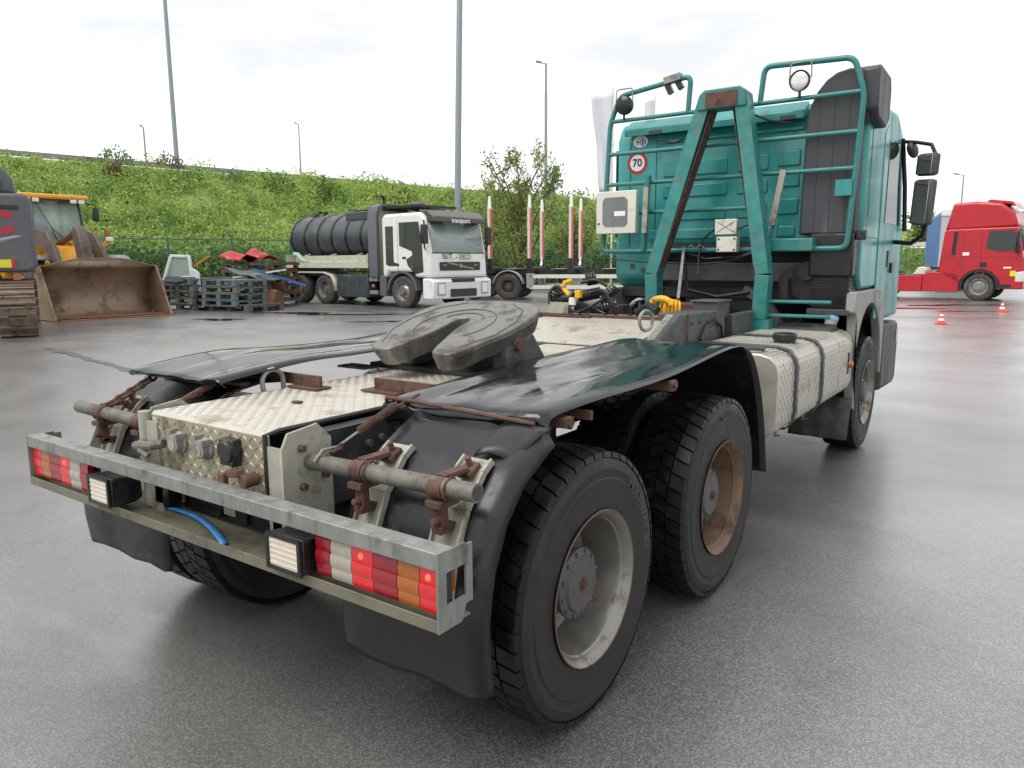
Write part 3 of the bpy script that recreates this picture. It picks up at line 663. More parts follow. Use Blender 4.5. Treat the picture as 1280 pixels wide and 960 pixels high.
# springs and rods tensioning the covers
def helix(p, q, r, turns, wr, per=10):
    p, q = Vector(p), Vector(q); d = (q-p).normalized(); a = d.cross(Vector((1,0,0))).normalized(); b = d.cross(a); pts = []
    for i in range(turns*per+1):
        t = i/(turns*per); an = 2*PI*turns*t; pts.append(p.lerp(q,t)+r*(math.cos(an)*a+math.sin(an)*b))
    return MB().tube(pts, wr, 5)
MB().tube([(.43,-.28,1.20),(.44,-.29,1.232),(.6,-.29,1.230),(1.13,-.27,1.205)], .0085, 8).build('tension_rod', M['rust'], T)
helix((.53,-.32,1.215),(.50,-.50,1.14),.015,20,.0034).build('tension_spring', M['rust'], T)
MB().tube([(.55,-.22,1.245),(.535,-.31,1.215),(.53,-.34,1.2)], .006, 6).build('spring_hook', M['rust'], T)
MB().tube([(.50,-.50,1.14),(.495,-.55,1.12),(.50,-.60,1.105),(.51,-.68,1.11),(.51,-.72,1.075)], .005, 6).build('spring_hook', M['galv'], T)
def chain(p, q, name, n, sag=.03, wr=.007, lk=.022):
    p, q = Vector(p), Vector(q); mb = MB(); d = (q-p).normalized()
    for i in range(n):
        t = (i+.5)/n; c = p.lerp(q,t)-Vector((0,0,sag*4*t*(1-t))); u = d.cross(Vector((0,0,1))).normalized(); v = d.cross(u)
        a = (u if i%2 else v)+.35*(v if i%2 else u); a.normalize()
        mb.tube([c+d*lk*math.cos(k)+a*lk*.55*math.sin(k) for k in np.linspace(0,2*PI,9)[:-1]], wr, 5, closed=True)
    return mb.build(name, M['rust'], T)
chain((-1.02,-.68,1.09),(-1.06,-.40,1.205),'chain',9,.0,.008,.026); chain((-.62,-.68,1.09),(-.60,-.36,1.21),'chain',12,.005,.006,.02)
MB().tube([(-.62,-.64,1.10),(-.615,-.5,1.155),(-.60,-.33,1.225)], .016, 8).build('tension_rod', M['rust'], T)
chain((.52,-.60,1.11),(.53,-.68,1.09),'chain',3,.0,.005,.02)
# ---- black plastic covers over both rear wheel pairs
cpR = [(-.215,1.125),(-.225,1.19),(-.18,1.222),(.05,1.24),(.3,1.255),(.6,1.268),(1.0,1.28),(1.4,1.288),(1.7,1.288),(1.85,1.265),(1.98,1.20),(2.08,1.09),(2.17,.95),(2.25,.76),(2.31,.56),(2.345,.42)]
cpL = [(-.46,1.215),(-.475,1.228),(-.45,1.242),(-.2,1.268),(.05,1.285),(.35,1.285),(.6,1.29),(1.0,1.295),(1.5,1.295),(1.8,1.285),(1.98,1.20),(2.08,1.09),(2.17,.95),(2.25,.76),(2.31,.56),(2.345,.42)]
def smooth_prof(p, n):
    P = [Vector((a,b,0)) for a,b in p]; o_ = []
    for i in range(len(P)-1):
        p0, p1, p2, p3 = P[max(i-1,0)], P[i], P[i+1], P[min(i+2,len(P)-1)]
        for k in range(n):
            t = k/n; o_.append(.5*((2*p1)+(p2-p0)*t+(2*p0-5*p1+4*p2-p3)*t*t+(3*p1-p0-3*p2+p3)*t**3))
    o_.append(P[-1]); return o_
for s, pr in ((1,cpR),(-1,cpL)):
    rows = []; sp = smooth_prof(pr, 4)
    for i, q in enumerate(sp):
        row = []; edge = sstep(1.6,2.0,q.x)
        for j in range(15):
            u = j/14; x = .42+.74*u; dy = (-.07 if s > 0 else .03)*(1-u)*(1-sstep(-.2,.4,q.x)); fold = .010*math.sin(x*19+q.x*2.2)+.006*math.sin(x*41-q.x*3)
            dz = fold*(.35 if s < 0 else .5)*(1-edge)+.018*math.sin(q.x*3.3+x*2)*(1-edge)*u - .02*abs(2*u-1)**6*(1-edge)
            if q.y < 1.2 and q.x < 0: dz += .012*math.sin(x*14)
            row.append((s*x, q.x+dy, q.y+dz+(.012 if u < .2 else 0)*(1-edge)))
        rows.append(row)
    MB().grid(rows).build('wheel_cover', M['sheet'], T, smooth=60, solid=.0045)
mb = MB(); mb.cyl((1.10,-.11,1.185),(1.185,-.11,1.185),.024,4); mb.build('support_end', M['rust'], T)
MB().cyl((1.10,.80,1.19),(1.19,.80,1.205),.02,10).build('support_end', M['rust'], T)
# ---- rear end brackets and bumper light bar
for s in (1,-1):
    mb = MB(); poly = [(-.80,.74),(-.80,1.12),(-.77,1.175),(-.64,1.19),(-.58,1.13),(-.58,.80),(-.62,.74)]
    mb.prism(poly, 0, s*.430, s*.441); mb.prism([(s*.352+.0,.0),(s*.43,.0),(s*.43,.010),(s*.352,.010)], 2, .74, 1.125)
    mb.v = mb.v[:14]+[(a,-.80+b,c) for (a,b,c) in mb.v[14:]]
    o = mb.build('bumper_bracket', M['cream'], T)
    for q in [(-.72,1.115),(-.72,.975),(-.62,1.0)]: MB().cyl((s*.441,q[0],q[1]),(s*.462,q[0],q[1]),.014,6).build('bracket_bolt', M['rust'], o)
YB, Z0, Z1 = -.93, .754, .979
mb = MB()
mb.prism([(YB,Z1-.052),(YB,Z1),(YB+.07,Z1),(YB+.07,Z1-.006),(YB+.006,Z1-.006),(YB+.006,Z1-.052)], 0, -1.25, 1.25)
bp_ = mb.build('bumper_top_rail', M['galv_bumper'], T, bevel=.003)
mb = MB(); mb.prism([(YB,Z0-.008),(YB,Z0+.030),(YB+.005,Z0+.030),(YB+.005,Z0-.002),(YB+.148,Z0-.002),(YB+.148,Z0-.008)], 0, -1.25, 1.25); mb.box(-.80,.80,YB+.1482,YB+.24,Z0-.008,Z0-.002); mb.build('bumper_shelf', M['shelf'], T, bevel=.002)
for s in (1,-1):
    mb = MB(); a = s*1.2505; b = s*1.2575; y0, y1 = YB, YB+.15
    mb.box(min(a,b),max(a,b),y0,y0+.035,Z0-.008,Z1); mb.box(min(a,b),max(a,b),y1-.03,y1,Z0+.04,Z1-.01); mb.box(min(a,b),max(a,b),y0+.035,y1-.03,Z1-.065,Z1-.002); mb.prism([(y0+.035,Z0-.008),(y1-.05,Z0-.008),(y1-.03,Z0+.04),(y1-.03,Z0+.065),(y0+.035,Z0+.065)],0,a,b)
    mb.build('bumper_end_plate', M['galv_bumper'], T)
    MB().box(min(s*1.21,s*1.225),max(s*1.21,s*1.225),YB+.05,YB+.11,Z0+.075,Z1-.075).build('side_marker', M['amber'], T)
def lens_seg(x0, x1, z0, z1, m_, par, y=YB+.022):
    pr = [(y+.022,z0)]; nb_ = 4
    for k in range(nb_):
        for t in range(5):
            z = z0+(z1-z0)*(k+t/4)/nb_; pr.append((y-.003*math.sin(PI*t/4)-(.004 if k == 1 else 0), z))
    pr.append((y+.022,z1)); return MB().prism(pr, 0, x0+.0015, x1-.0015).build('lens', m_, par)
for s in (1,-1):
    o = MB().box(min(s*.725,s*1.248),max(s*.725,s*1.248),YB+.046,YB+.07,Z0+.025,Z1-.03).build('tail_light', M['black'], T)
    ed = [.73,.80,.895,.985,1.085,1.17,1.246]; ms = ['red_lens','clear_lens','red_lit','red_lens','amber','red_lit']
    for i in range(6):
        lens_seg(min(s*ed[i],s*ed[i+1]), max(s*ed[i],s*ed[i+1]), .790, .950, M[ms[i]], o)
        if ms[i] == 'red_lit' and (s > 0 or i == 2):
            MB().ball((s*(ed[i]*.55+ed[i+1]*.45),YB+.0225,.893), .0115, 6).build('bulb', M['bulb'], o)
    # square reversing lamp on the shelf
    xc = s*.63 if s > 0 else -.55; h = MB(); y0 = YB-.02
    h.prism([(y0,.785),(y0,.905),(y0+.10,.895),(y0+.13,.865),(y0+.13,.80),(y0+.10,.785)], 0, xc-.085, xc+.085); o = h.build('reversing_lamp', M['black_plastic'], T, bevel=.008)
    g = MB().box(xc-.07,xc+.07,y0-.007,y0-.001,.798,.892).build('lamp_lens', M['lamp_glass'], o)
    for k in range(5): MB().box(xc-.068,xc+.068,y0-.0095,y0-.007,.806+k*.018,.809+k*.018).build('lens_rib', M['lamp_glass'], o)
    mb = MB(); mb.box(xc-.085,xc+.085,y0-.012,y0-.001,.785,.797); mb.box(xc-.085,xc+.085,y0-.012,y0-.001,.893,.905); mb.box(xc-.085,xc-.071,y0-.0118,y0-.001,.797,.893); mb.box(xc+.071,xc+.085,y0-.0118,y0-.001,.797,.893); mb.build('lamp_bezel', M['black_plastic'], o)
    MB().cyl((xc,y0+.06,.75),(xc,y0+.06,.79),.015,8).build('lamp_foot', M['galv'], o)
# plate holder and dark gear between the brackets
mb = MB(); mb.box(-.30,.36,-.72,-.70,.765,.925); mb.box(-.30,-.29,-.735,-.72,.765,.925); mb.box(.35,.36,-.735,-.72,.765,.925); mb.box(-.06,-.05,-.735,-.72,.765,.925); mb.box(.11,.12,-.735,-.72,.765,.925); mb.box(-.30,.36,-.735,-.72,.762,.772); ph = mb.build('plate_holder', M['black_plastic'], T)
for i in range(4): MB().box(.13,.34,-.727,-.72,.79+i*.03,.80+i*.03).build('holder_rib', M['black_plastic'], ph)
MB().box(-.045,.03,-.7235,-.72,.78,.83).build('holder_sticker', M['galv'], ph)
MB().box(.36,.43,-.80,-.70,.76,.90).build('junction_box', M['black_plastic'], T, bevel=.01)
MB().box(-.42,-.33,-.80,-.72,.77,.87).build('plate_lamp', M['black_plastic'], T, bevel=.015)
mb = MB(); mb.box(-.42,.42,-.60,-.52,.72,.94); mb.cyl((-.3,-.5,.84),(.3,-.5,.84),.11,16); mb.build('rear_cross_beam', M['engine'], T)
# couplings on the rear tread plate
for x in (-.195,-.02):
    mb = MB(); mb.lathe([(-.79,.045),(-.80,.045),(-.805,.038),(-.83,.036),(-.832,.030),(-.832,.001)],20,1,(x,0,1.065)); mb.box(x+.02,x+.04,-.835,-.795,1.08,1.105); mb.box(x-.045,x-.02,-.825,-.79,1.085,1.115); mb.build('air_coupling', M['galv'], T)
    MB().lathe([(-.833,.022),(-.8345,.022),(-.8345,.001)],14,1,(x,0,1.06)).build('coupling_seal', M['cream'], T)
mb = MB(); mb.box(.115,.20,-.83,-.79,1.03,1.13); mb.cyl((.165,-.79,1.09),(.165,-.845,1.085),.042,16); mb.build('trailer_socket', M['black'], T, bevel=.006)
mb = MB(); mb.bar((.17,-.83,1.005),(.28,-.86,1.03),.03,.026); mb.cyl((.29,-.80,1.0),(.29,-.86,1.0),.026,12); mb.bar((.16,-.85,1.01),(.165,-.85,.93),.035,.026); mb.build('coupling_lever', M['rust'], T, bevel=.005)
mb = MB(); mb.ball((-.40,-.84,1.03),.028,6); mb.tube([(-.47,-.83,1.02),(-.40,-.85,1.035),(-.33,-.84,1.04),(-.27,-.82,1.055)],.018,8); mb.tube([(-.42,-.84,1.0),(-.38,-.86,1.02),(-.34,-.85,1.0)],.012,6); mb.build('drain_valve', M['pipe'], T)
MB().tube([(-.30,-.80,.95),(-.36,-.82,.90),(-.44,-.80,.91)],.004,5).build('cable', M['galv'], T)
MB().cyl((-.455,-.79,.76),(-.455,-.79,1.16),.026,12).build('corner_post', M['cream'], T)
st = tag(MB().grid([[(-.36+.56*u, -.772-.115*u+.03*math.sin(PI*u)+w_, Z0+.006+.012*math.sin(PI*u)) for u in np.linspace(0,1,14)] for w_ in (-.014,.014)]).build('plastic_strip', M['blue_strip'], None, solid=.006), 'blue plastic strip lying on the rear bumper shelf', 'strip')
def bend(pts, r=.05, n=5):
    P = [Vector(p) for p in pts]; o_ = [P[0]]
    for i in range(1,len(P)-1):
        a = (P[i-1]-P[i]).normalized(); b = (P[i+1]-P[i]).normalized(); A = P[i]+a*r; B = P[i]+b*r
        for k in range(n+1):
            t = k/n; o_.append((1-t)**2*A+2*t*(1-t)*P[i]+t*t*B)
    o_.append(P[-1]); return o_
# ---- catwalk, hoses and boxes ahead of the fifth wheel
mb = MB(); mb.hexa([(-.95,2.20,1.172),(.20,2.20,1.172),(.32,3.0,1.292),(-.95,3.0,1.292),(-.95,2.20,1.180),(.20,2.20,1.180),(.32,3.0,1.30),(-.95,3.0,1.30)]); cw_ = mb.build('catwalk_plate', M['plate'], T)
lm = MB(); lozenges(lm, -.93, .18, 2.22, 2.98, lambda u,v,h: (u,v,1.181+(v-2.20)*.15+h)); lm.build('tread_pattern', M['plate'], cw_, stuff=True)
mb = MB(); mb.box(-1.12,.36,3.0,3.06,1.285,1.325); mb.box(-1.0,-.5,2.965,3.0,1.302,1.322); mb.build('catwalk_beam', M['rust'], T)
for x in (-.78,-.62,-.55): MB().cyl((x,3.02,1.325),(x,3.02,1.35),.014,6).build('beam_bolt', M['rust'], T)
mb = MB(); mb.box(-1.05,.30,3.06,3.45,1.285,1.30); mb.build('front_step_plate', M['plate'], T)
mb = MB(); mb.prism([(2.12,1.17),(2.55,1.385),(3.45,1.365),(3.45,1.12),(2.12,1.12)],0,.37,.455); mb.build('side_box', M['frame_grey'], T, bevel=.006)
MB().bar((.43,2.02,1.19),(.44,2.42,1.39),.05,.012).build('box_edge', M['galv'], T)
MB().box(.450,.459,2.68,2.70,1.13,1.385).build('box_seam', M['rust'], T)
for y in (2.75,2.9,3.05,3.2): MB().box(.454,.460,y,y+.05,1.30,1.315).build('box_louvre', M['frame'], T)
pts = [(.40+.02*math.cos(a),2.13+.055*math.cos(a),1.37+.065*math.sin(a)) for a in np.linspace(0,2*PI,17)[:-1]]
MB().tube(pts,.012,8,closed=True).build('grab_handle', M['galv'], T)
mb = MB(); mb.box(.20,.44,2.75,3.30,1.345,1.372); mb.box(.22,.42,3.36,3.62,1.30,1.43); mb.box(.20,.44,3.34,3.64,1.43,1.445); mb.build('battery_tray', M['frame_grey'], T, bevel=.005)
MB().box(-.1,.35,3.6,3.85,1.26,1.40).build('gearbox_cover', M['rust'], T, bevel=.01)
MB().box(.40,.47,3.60,4.25,1.09,1.325).build('side_tank_box', M['frame_grey'], T, bevel=.008)
MB().tube([(.475,3.35,1.15),(.475,3.32,1.25),(.475,3.2,1.30),(.475,3.0,1.27),(.475,2.9,1.18)],.012,8).build('hose', M['black'], T)
mb = MB(); mb.prism([(2.99,1.325),(2.99,1.42),(3.10,1.325)],0,-.90,-.72); mb.build('hose_bracket', M['cream'], T)
for (p,q,r_,t_) in (((-.93,3.10,1.40),(-.86,3.06,1.52),.050,5),((-.86,3.08,1.43),(-.72,3.10,1.45),.045,7),((-.70,3.12,1.46),(-.52,3.2,1.50),.040,9),((-.52,3.2,1.44),(-.40,3.24,1.55),.040,6),((-.64,3.15,1.60),(-.56,3.18,1.62),.045,4),((-.46,3.1,1.37),(-.34,3.15,1.40),.05,6)):
    helix(p,q,r_,t_,.0115,14).build('coiled_air_hose', M['black'], T)
for pts in ([(-.90,3.0,1.40),(-.93,3.02,1.50),(-.87,3.05,1.56),(-.80,3.05,1.52)],[(-.75,3.02,1.36),(-.62,2.99,1.34),(-.5,3.0,1.40),(-.42,3.1,1.46)],[(-.56,3.1,1.50),(-.42,3.05,1.53),(-.34,3.05,1.42),(-.31,3.08,1.32)],[(-.66,3.1,1.58),(-.54,3.12,1.61),(-.44,3.15,1.55)],[(-.78,3.04,1.38),(-.6,3.02,1.42),(-.5,3.05,1.37),(-.4,3.05,1.33)]):
    MB().tube(bend(pts,.04),.013,7).build('air_hose', M['black'], T, smooth=80)
MB().box(-.72,-.30,3.08,3.3,1.325,1.40).build('hose_tray', M['engine'], T, bevel=.01)
mb = MB(); mb.tube([(-.70,3.02,1.60),(-.76,3.0,1.58),(-.76,2.99,1.53),(-.70,2.98,1.48)],.020,10); mb.box(-.635,-.585,2.95,3.0,1.46,1.52); mb.build('yellow_coupling', M['yellow'], T, bevel=.006)
MB().cyl((-.66,2.96,1.40),(-.66,2.97,1.46),.032,10).build('coupling_head', M['white_box'], T)
helix((-.02,3.28,1.395),(.10,3.36,1.375),.06,5,.013,12).build('coiled_yellow_hose', M['yellow'], T)
MB().tube([(.0+.09*math.cos(a),3.24,1.40+.06*math.sin(a)) for a in np.linspace(.1,PI-.4,8)],.024,8).build('yellow_hose_end', M['yellow'], T)
MB().tube([(-.02,3.22,1.36),(-.12,3.25,1.40),(-.2,3.3,1.35),(-.25,3.3,1.33)],.035,8).build('hose_elbow', M['engine'], T)
MB().bar((.11,3.32,1.46),(-.30,4.38,1.88),.024,.012).build('pull_rod', M['galv'], T)
for k,(a,b) in enumerate((((-.9,4.1,1.3),(-.35,3.4,1.33)),((-.7,4.3,1.35),(-.3,3.5,1.36)),((-.8,4.2,1.28),(-.3,3.3,1.31)))):
    MB().tube([a,Vector(a).lerp(Vector(b),.5)+Vector((0,0,-.03)),b],.018,7).build('air_hose', M['black'], T, smooth=80)
# ---- fuel tank
TK = [(.52,.62),(.52,1.17),(1.06,1.165),(1.13,1.145),(1.175,1.10),(1.19,1.04),(1.19,.74),(1.178,.68),(1.13,.63),(1.06,.615)]
def tank_prof(off): 
    c = (.85,.9); return [(x+(off if x > .6 else 0)*(1 if x > 1.1 else .5), z+off*(1 if z > .9 else -1)*(1 if x < 1.15 else .4)) for x,z in TK]
Y0, Y1 = 2.42, 4.58
mb = MB(); n = len(TK); mb.add([(x,y,z) for y in (Y0,Y1) for x,z in TK], [tuple(range(n)), tuple(range(n,2*n))]+[(i,(i+1)%n,n+(i+1)%n,n+i) for i in range(n)])
tank = mb.build('fuel_tank', M['plate_tank'], T, bevel=.01)
pp = [Vector((x,z,0)) for x,z in TK[1:]]; cum = [0]
for a, b in zip(pp[:-1],pp[1:]): cum.append(cum[-1]+(b-a).length)
def on_tank(u, v, h):
    for i in range(len(pp)-1):
        if u <= cum[i+1]+1e-9 or i == len(pp)-2:
            f = (u-cum[i])/(cum[i+1]-cum[i]); q = pp[i].lerp(pp[i+1],f); d = (pp[i+1]-pp[i]).normalized(); return (q.x-d.y*h*-1*-1 if False else q.x+(-d.y)*-h*-1 if False else q.x-d.y*h, v, q.y+d.x*h)
lm = MB(); lozenges(lm, .05, cum[-1]-.02, Y0+.03, Y1-.02, on_tank, pitch=.036, ln=.021, wd=.0042, ht=.0025); lm.build('tread_pattern', M['plate_tank'], tank, stuff=True)
for y in (2.80,3.50):
    mb = MB(); rows = [[],[]]
    for x,z in TK[1:]:
        xx = x+(.012 if x > 1.1 else .0); zz = z+(.012 if z > 1.1 else (-.012 if z < .66 else 0)); rows[0].append((xx,y-.028,zz)); rows[1].append((xx,y+.028,zz))
    mb.grid(rows).build('tank_strap', M['frame_grey'], tank, solid=.008, smooth=50)
    MB().tube([(1.08,y,.61),(1.07,y+.01,.55),(1.10,y+.02,.56)],.010,6).build('strap_hook', M['galv'], tank)
mb = MB(); mb.lathe([(1.16,.075),(1.185,.075),(1.19,.085),(1.225,.085),(1.235,.075),(1.235,.002)],24,2,(1.0,3.18,0)); mb.build('filler_cap', M['black_plastic'], tank)
MB().cyl((1.02,4.40,1.15),(1.03,4.44,1.24),.05,16).build('filler_neck', M['grey_plastic'], tank); MB().cyl((1.03,4.44,1.24),(1.033,4.452,1.275),.055,16).build('blue_cap', M['blue_cap'], tank)
MB().box(1.1915,1.197,4.40,4.46,.80,.98).build('marker_base', M['black'], tank); MB().ball((1.20,4.43,.88),.034,6).build('side_marker', M['amber'], tank)
MB().tube([(.95,2.40,1.2),(1.05,2.52,1.19),(1.02,2.62,1.185)],.016,8).build('tank_hose', M['frame_grey'], tank)
# ---- left side boxes
MB().box(-1.19,-.52,2.42,3.4,.55,1.12).build('battery_box', M['black_plastic'], T, bevel=.03); MB().box(-1.19,-.52,3.5,4.55,.55,1.12).build('air_tank_box', M['frame'], T, bevel=.03)
# ---- cab
CB, CXH = 4.68, 1.18
side = [(CB,1.90),(CB,2.95),(CB+.10,3.12),(6.05,3.17),(6.40,3.02),(6.72,2.05),(6.80,1.15),(5.98,1.15),(5.90,1.90)]
mb = MB(); mb.prism(side, 0, -CXH, CXH); cab = mb.build('cab', M['teal'], T, bevel=.055, seg=3)
for (x0,x1,z0,z1) in [(-.66,-.02,2.56,2.70),(-.66,-.02,2.36,2.48),(-.66,-.02,2.14,2.26),(.08,.36,2.56,2.70),(.08,.36,2.36,2.48),(.08,.36,2.14,2.26),(.44,.64,2.58,2.72),(.44,.64,2.40,2.52),(.44,.64,2.16,2.30),(-.02,.62,1.96,2.06),(-.80,-.12,1.96,2.06)]:
    MB().box(x0,x1,CB-.016,CB+.01,z0,z1).build('pressed_rib', M['teal'], cab, bevel=.012)
for x in (-1.02,-.74): MB().box(x-.004,x+.004,CB-.004,CB+.01,1.9,2.92).build('panel_seam', M['groove'], cab)
MB().box(-.70,.66,CB-.02,CB+.01,2.88,2.915).build('roof_seam_bead', M['teal'], cab, bevel=.01)
MB().prism([(CB-.02,3.0),(CB-.10,2.96),(CB-.10,3.03),(CB+.05,3.13)],0,-1.05,.68).build('roof_lip', M['teal'], cab, bevel=.01)
for x in (-.70,.55): MB().box(x-.08,x+.05,CB-.108,CB-.02,2.965,3.0).build('lip_bracket', M['groove'], cab)
mb = MB(); mb.box(-.74,.74,CB-.012,CB+.03,1.84,1.915); mb.build('lower_seam', M['frame'], cab)
for s in (1,-1): MB().prism([(CB+.002,1.60),(CB+.002,1.97),(5.95,1.97),(5.97,1.495),(CB+.10,1.495)],0,min(s*.75,s*1.178),max(s*.75,s*1.178)).build('rear_corner_panel', M['teal'], cab, bevel=.03)
for x,z in ((-.98,1.70),(-.86,1.66)): MB().lathe([(CB-.004,.028),(CB-.003,.001)],14,1,(x,0,z)).build('panel_hole', M['groove'], cab)
MB().box(-1.2,-1.183,CB+.03,CB+.10,2.0,2.86).build('corner_deflector', M['black_plastic'], cab)
# right door, window and grip
d_ = MB(); d_.prism([(5.42,1.20),(5.42,2.90),(5.55,2.98),(6.25,2.98),(6.58,2.05),(6.62,1.20)],0,CXH-.01,CXH+.006); door = d_.build('door', M['teal'], cab, bevel=.004)
MB().prism([(5.62,2.10),(5.66,2.86),(6.16,2.88),(6.42,2.10)],0,CXH+.002,CXH+.012).build('door_window', M['glass'], door)
mb = MB(); mb.box(CXH+.006,CXH+.03,6.08,6.2,1.62,1.72); mb.build('door_handle', M['black_plastic'], door)
MB().box(CXH+.006,CXH+.016,5.9,6.0,1.68,1.84).build('lock_plate', M['black_plastic'], door)
mb = MB(); mb.prism([(4.86,2.12),(4.86,2.86),(5.28,2.88),(5.28,2.12)],0,CXH-.006,CXH+.004); mb.build('quarter_panel', M['teal'], cab)
MB().tube([(CXH+.01,6.28,2.95),(CXH+.035,6.45,2.5),(CXH+.04,6.6,2.05)],.022,8).build('rain_gutter', M['black_plastic'], cab)
# left door
MB().prism([(5.42,1.20),(5.42,2.90),(5.55,2.98),(6.25,2.98),(6.58,2.05),(6.62,1.20)],0,-CXH-.006,-CXH+.01).build('door', M['teal'], cab)
MB().prism([(6.40,2.99),(6.71,2.08),(6.725,2.09),(6.415,3.0)],0,-1.05,1.05).build('windscreen', M['glass'], cab)
# snorkel and roof intake
sn = [(.70,1.97),(1.15,1.97),(1.15,3.29),(1.04,3.305),(.94,3.285),(.86,3.235),(.79,3.15),(.745,3.05),(.715,2.9)]
mb = MB(); mb.prism([(z,x) for x,z in sn],1,4.50,4.665); snk = mb.build('intake_duct', M['dark_plastic'], T, bevel=.02)
for x in (.82,.94,1.06): MB().box(x-.003,x+.003,4.495,4.502,1.99,3.1).build('duct_groove', M['groove'], snk)
mb = MB(); mb.prism([(4.53,2.98),(4.53,3.29),(4.60,3.32),(5.02,3.30),(5.08,3.20),(5.08,2.95),(4.95,2.87),(4.6,2.90)],0,.98,1.265); mb.build('roof_intake', M['dark_plastic'], snk, bevel=.02)
MB().prism([(5.083,3.0),(5.083,3.18),(5.09,3.18),(5.09,3.0)],0,1.0,1.22).build('intake_grille', M['groove'], snk)
mb = MB()
for i in range(11):
    z = 1.36+.022*i; mb.box(.82,1.14,4.52,4.75,z,z+.014)
mb.box(.835,1.125,4.535,4.74,1.34,1.62); mb.build('intake_bellows', M['black_plastic'], snk)
MB().box(.80,1.16,4.49,4.70,1.61,1.98).build('duct_base', M['black_plastic'], snk, bevel=.02); MB().box(.80,1.16,4.50,4.75,1.28,1.335).build('bellows_foot', M['dark_plastic'], snk, bevel=.01)
MB().box(1.16,1.24,4.52,4.60,1.92,2.0).build('rack_mount', M['black'], T, bevel=.01); MB().box(1.12,1.2,4.52,4.62,2.88,2.95).build('rack_mount', M['black'], T)
# mirrors
mb = MB(); mb.tube([(1.20,6.28,2.92),(1.32,6.25,2.90),(1.48,6.05,2.84),(1.53,5.98,2.74)],.018,8); mb.build('mirror_arm', M['black_plastic'], T); mb = MB(); mb.tube([(1.19,6.20,1.93),(1.36,6.1,1.91),(1.47,5.98,1.98),(1.50,5.95,2.10)],.022,8); mb.build('mirror_arm', M['black_plastic'], T)
for nm, zc, hh, xc in (('wide_angle_mirror',2.645,.105,1.475),('main_mirror',2.295,.215,1.46)):
    mu = MB().box(-.115,.115,-.04,.045,-hh,hh).build(nm, M['dark_plastic'], T, bevel=.03, loc=(xc,5.95,zc)); mu.rotation_euler = (0,R(4),R(-42))
    MB().box(-.098,.098,-.046,-.041,-hh+.018,hh-.018).build('mirror_glass', M['mirror'], mu, bevel=.002)
mb = MB(); mb.ball((0,0,0),.1,8,(1,1,1)); mb.v = [(1.28+a*.55,6.32+b*1.1,2.84+c*.8-.25*a) for a,b,c in mb.v]; mb.build('kerb_mirror', M['dark_plastic'], T)
mb = MB(); mb.tube([(-1.20,6.28,2.9),(-1.45,6.1,2.85),(-1.5,6.0,2.7)],.018,8); mb.build('mirror_arm', M['black_plastic'], T); MB().box(-1.59,-1.39,5.90,6.0,2.06,2.7).build('main_mirror', M['dark_plastic'], T, bevel=.03)
# front wings, bumper corner, mudflaps
for s in (1,-1):
    inner = [(5.19+.63*math.cos(R(a)),.53+.83*math.sin(R(a))**.8 if 0 < a < 180 else .53) for a in range(5,180,8)]
    poly = [(5.87,.62),(5.88,1.12),(5.80,1.34),(5.70,1.485),(4.52,1.485),(4.50,1.31),(4.57,1.27),(4.66,.46),(4.74,.42)]+inner[::-1][1:]
    a, b = s*1.12, s*1.205; MB().prism(poly,0,min(a,b),max(a,b)).build('front_wing', M['grey_plastic'], T, bevel=.012)
    MB().lathe([(s*.70,.80),(s*1.13,.80)],24,0,(0,5.19,.53),R(20),R(150)).build('wing_liner', M['black_plastic'], T, solid=.006)
    MB().box(min(s*.70,s*1.115),max(s*.70,s*1.115),5.83,5.87,.62,1.47).build('wing_liner', M['black_plastic'], T)
    mb = MB(); mb.prism([(6.0,.42),(6.0,1.10),(6.82,1.10),(6.92,.98),(6.90,.45),(6.8,.40)],0,min(s*.75,s*1.19),max(s*.75,s*1.19)); o = mb.build('bumper_corner', M['dark_plastic'], T, bevel=.04)
    MB().box(min(s*1.188,s*1.20),max(s*1.188,s*1.20),6.72,6.82,.86,1.0).build('side_marker', M['amber'], o)
    mb = MB(); mb.grid([[(s*(.70+.5*u),4.60-.10*v+.01*math.sin(u*20),.56-.36*v) for u in np.linspace(0,1,14)] for v in (0,.5,1)]); mb.build('mudflap', M['rubber_dry'], T, solid=.012)
MB().box(-.75,.75,6.6,6.9,.45,1.1).build('front_bumper', M['dark_plastic'], T, bevel=.04)
# machinery under and behind the cab
mb = MB(); mb.box(-.75,.85,4.60,4.66,1.56,1.73); o = mb.build('cab_cross_beam', M['frame_grey'], T, bevel=.01)
for x in (-.42,-.16,.45,.62): MB().lathe([(4.597,.028),(4.598,.001)],14,1,(x,0,1.66)).build('beam_slot', M['groove'], o)
mb = MB(); mb.lathe([(4.50,.50),(4.50,.58),(4.60,.58),(4.60,.50)],24,1,(.05,0,.98),R(200) if False else R(20),R(160),closed=True); mb.build('gearbox_arch', M['frame_grey'], T)
mb = MB(); mb.box(-.42,.42,4.75,6.3,.75,1.45); mb.cyl((0,4.2,1.05),(0,4.75,1.05),.26,20); mb.build('engine', M['engine'], T)
mb = MB(); mb.cyl((.62,4.35,1.05),(1.08,4.35,1.05),.17,20); mb.build('air_reservoir', M['frame'], T)
mb = MB(); mb.cyl((.78,4.55,1.55),(.78,4.62,1.55),.15,20); mb.cyl((.78,4.50,1.66),(.78,4.60,1.66),.08,16); mb.cyl((.60,4.5,1.42),(.60,4.5,1.60),.05,12); mb.build('cab_tilt_pump', M['engine'], T)
MB().box(-1.1,1.1,4.72,6.3,1.40,1.50).build('cab_floor', M['engine'], T); MB().box(-.74,.74,4.9,4.95,1.5,1.9).build('firewall', M['engine'], T)
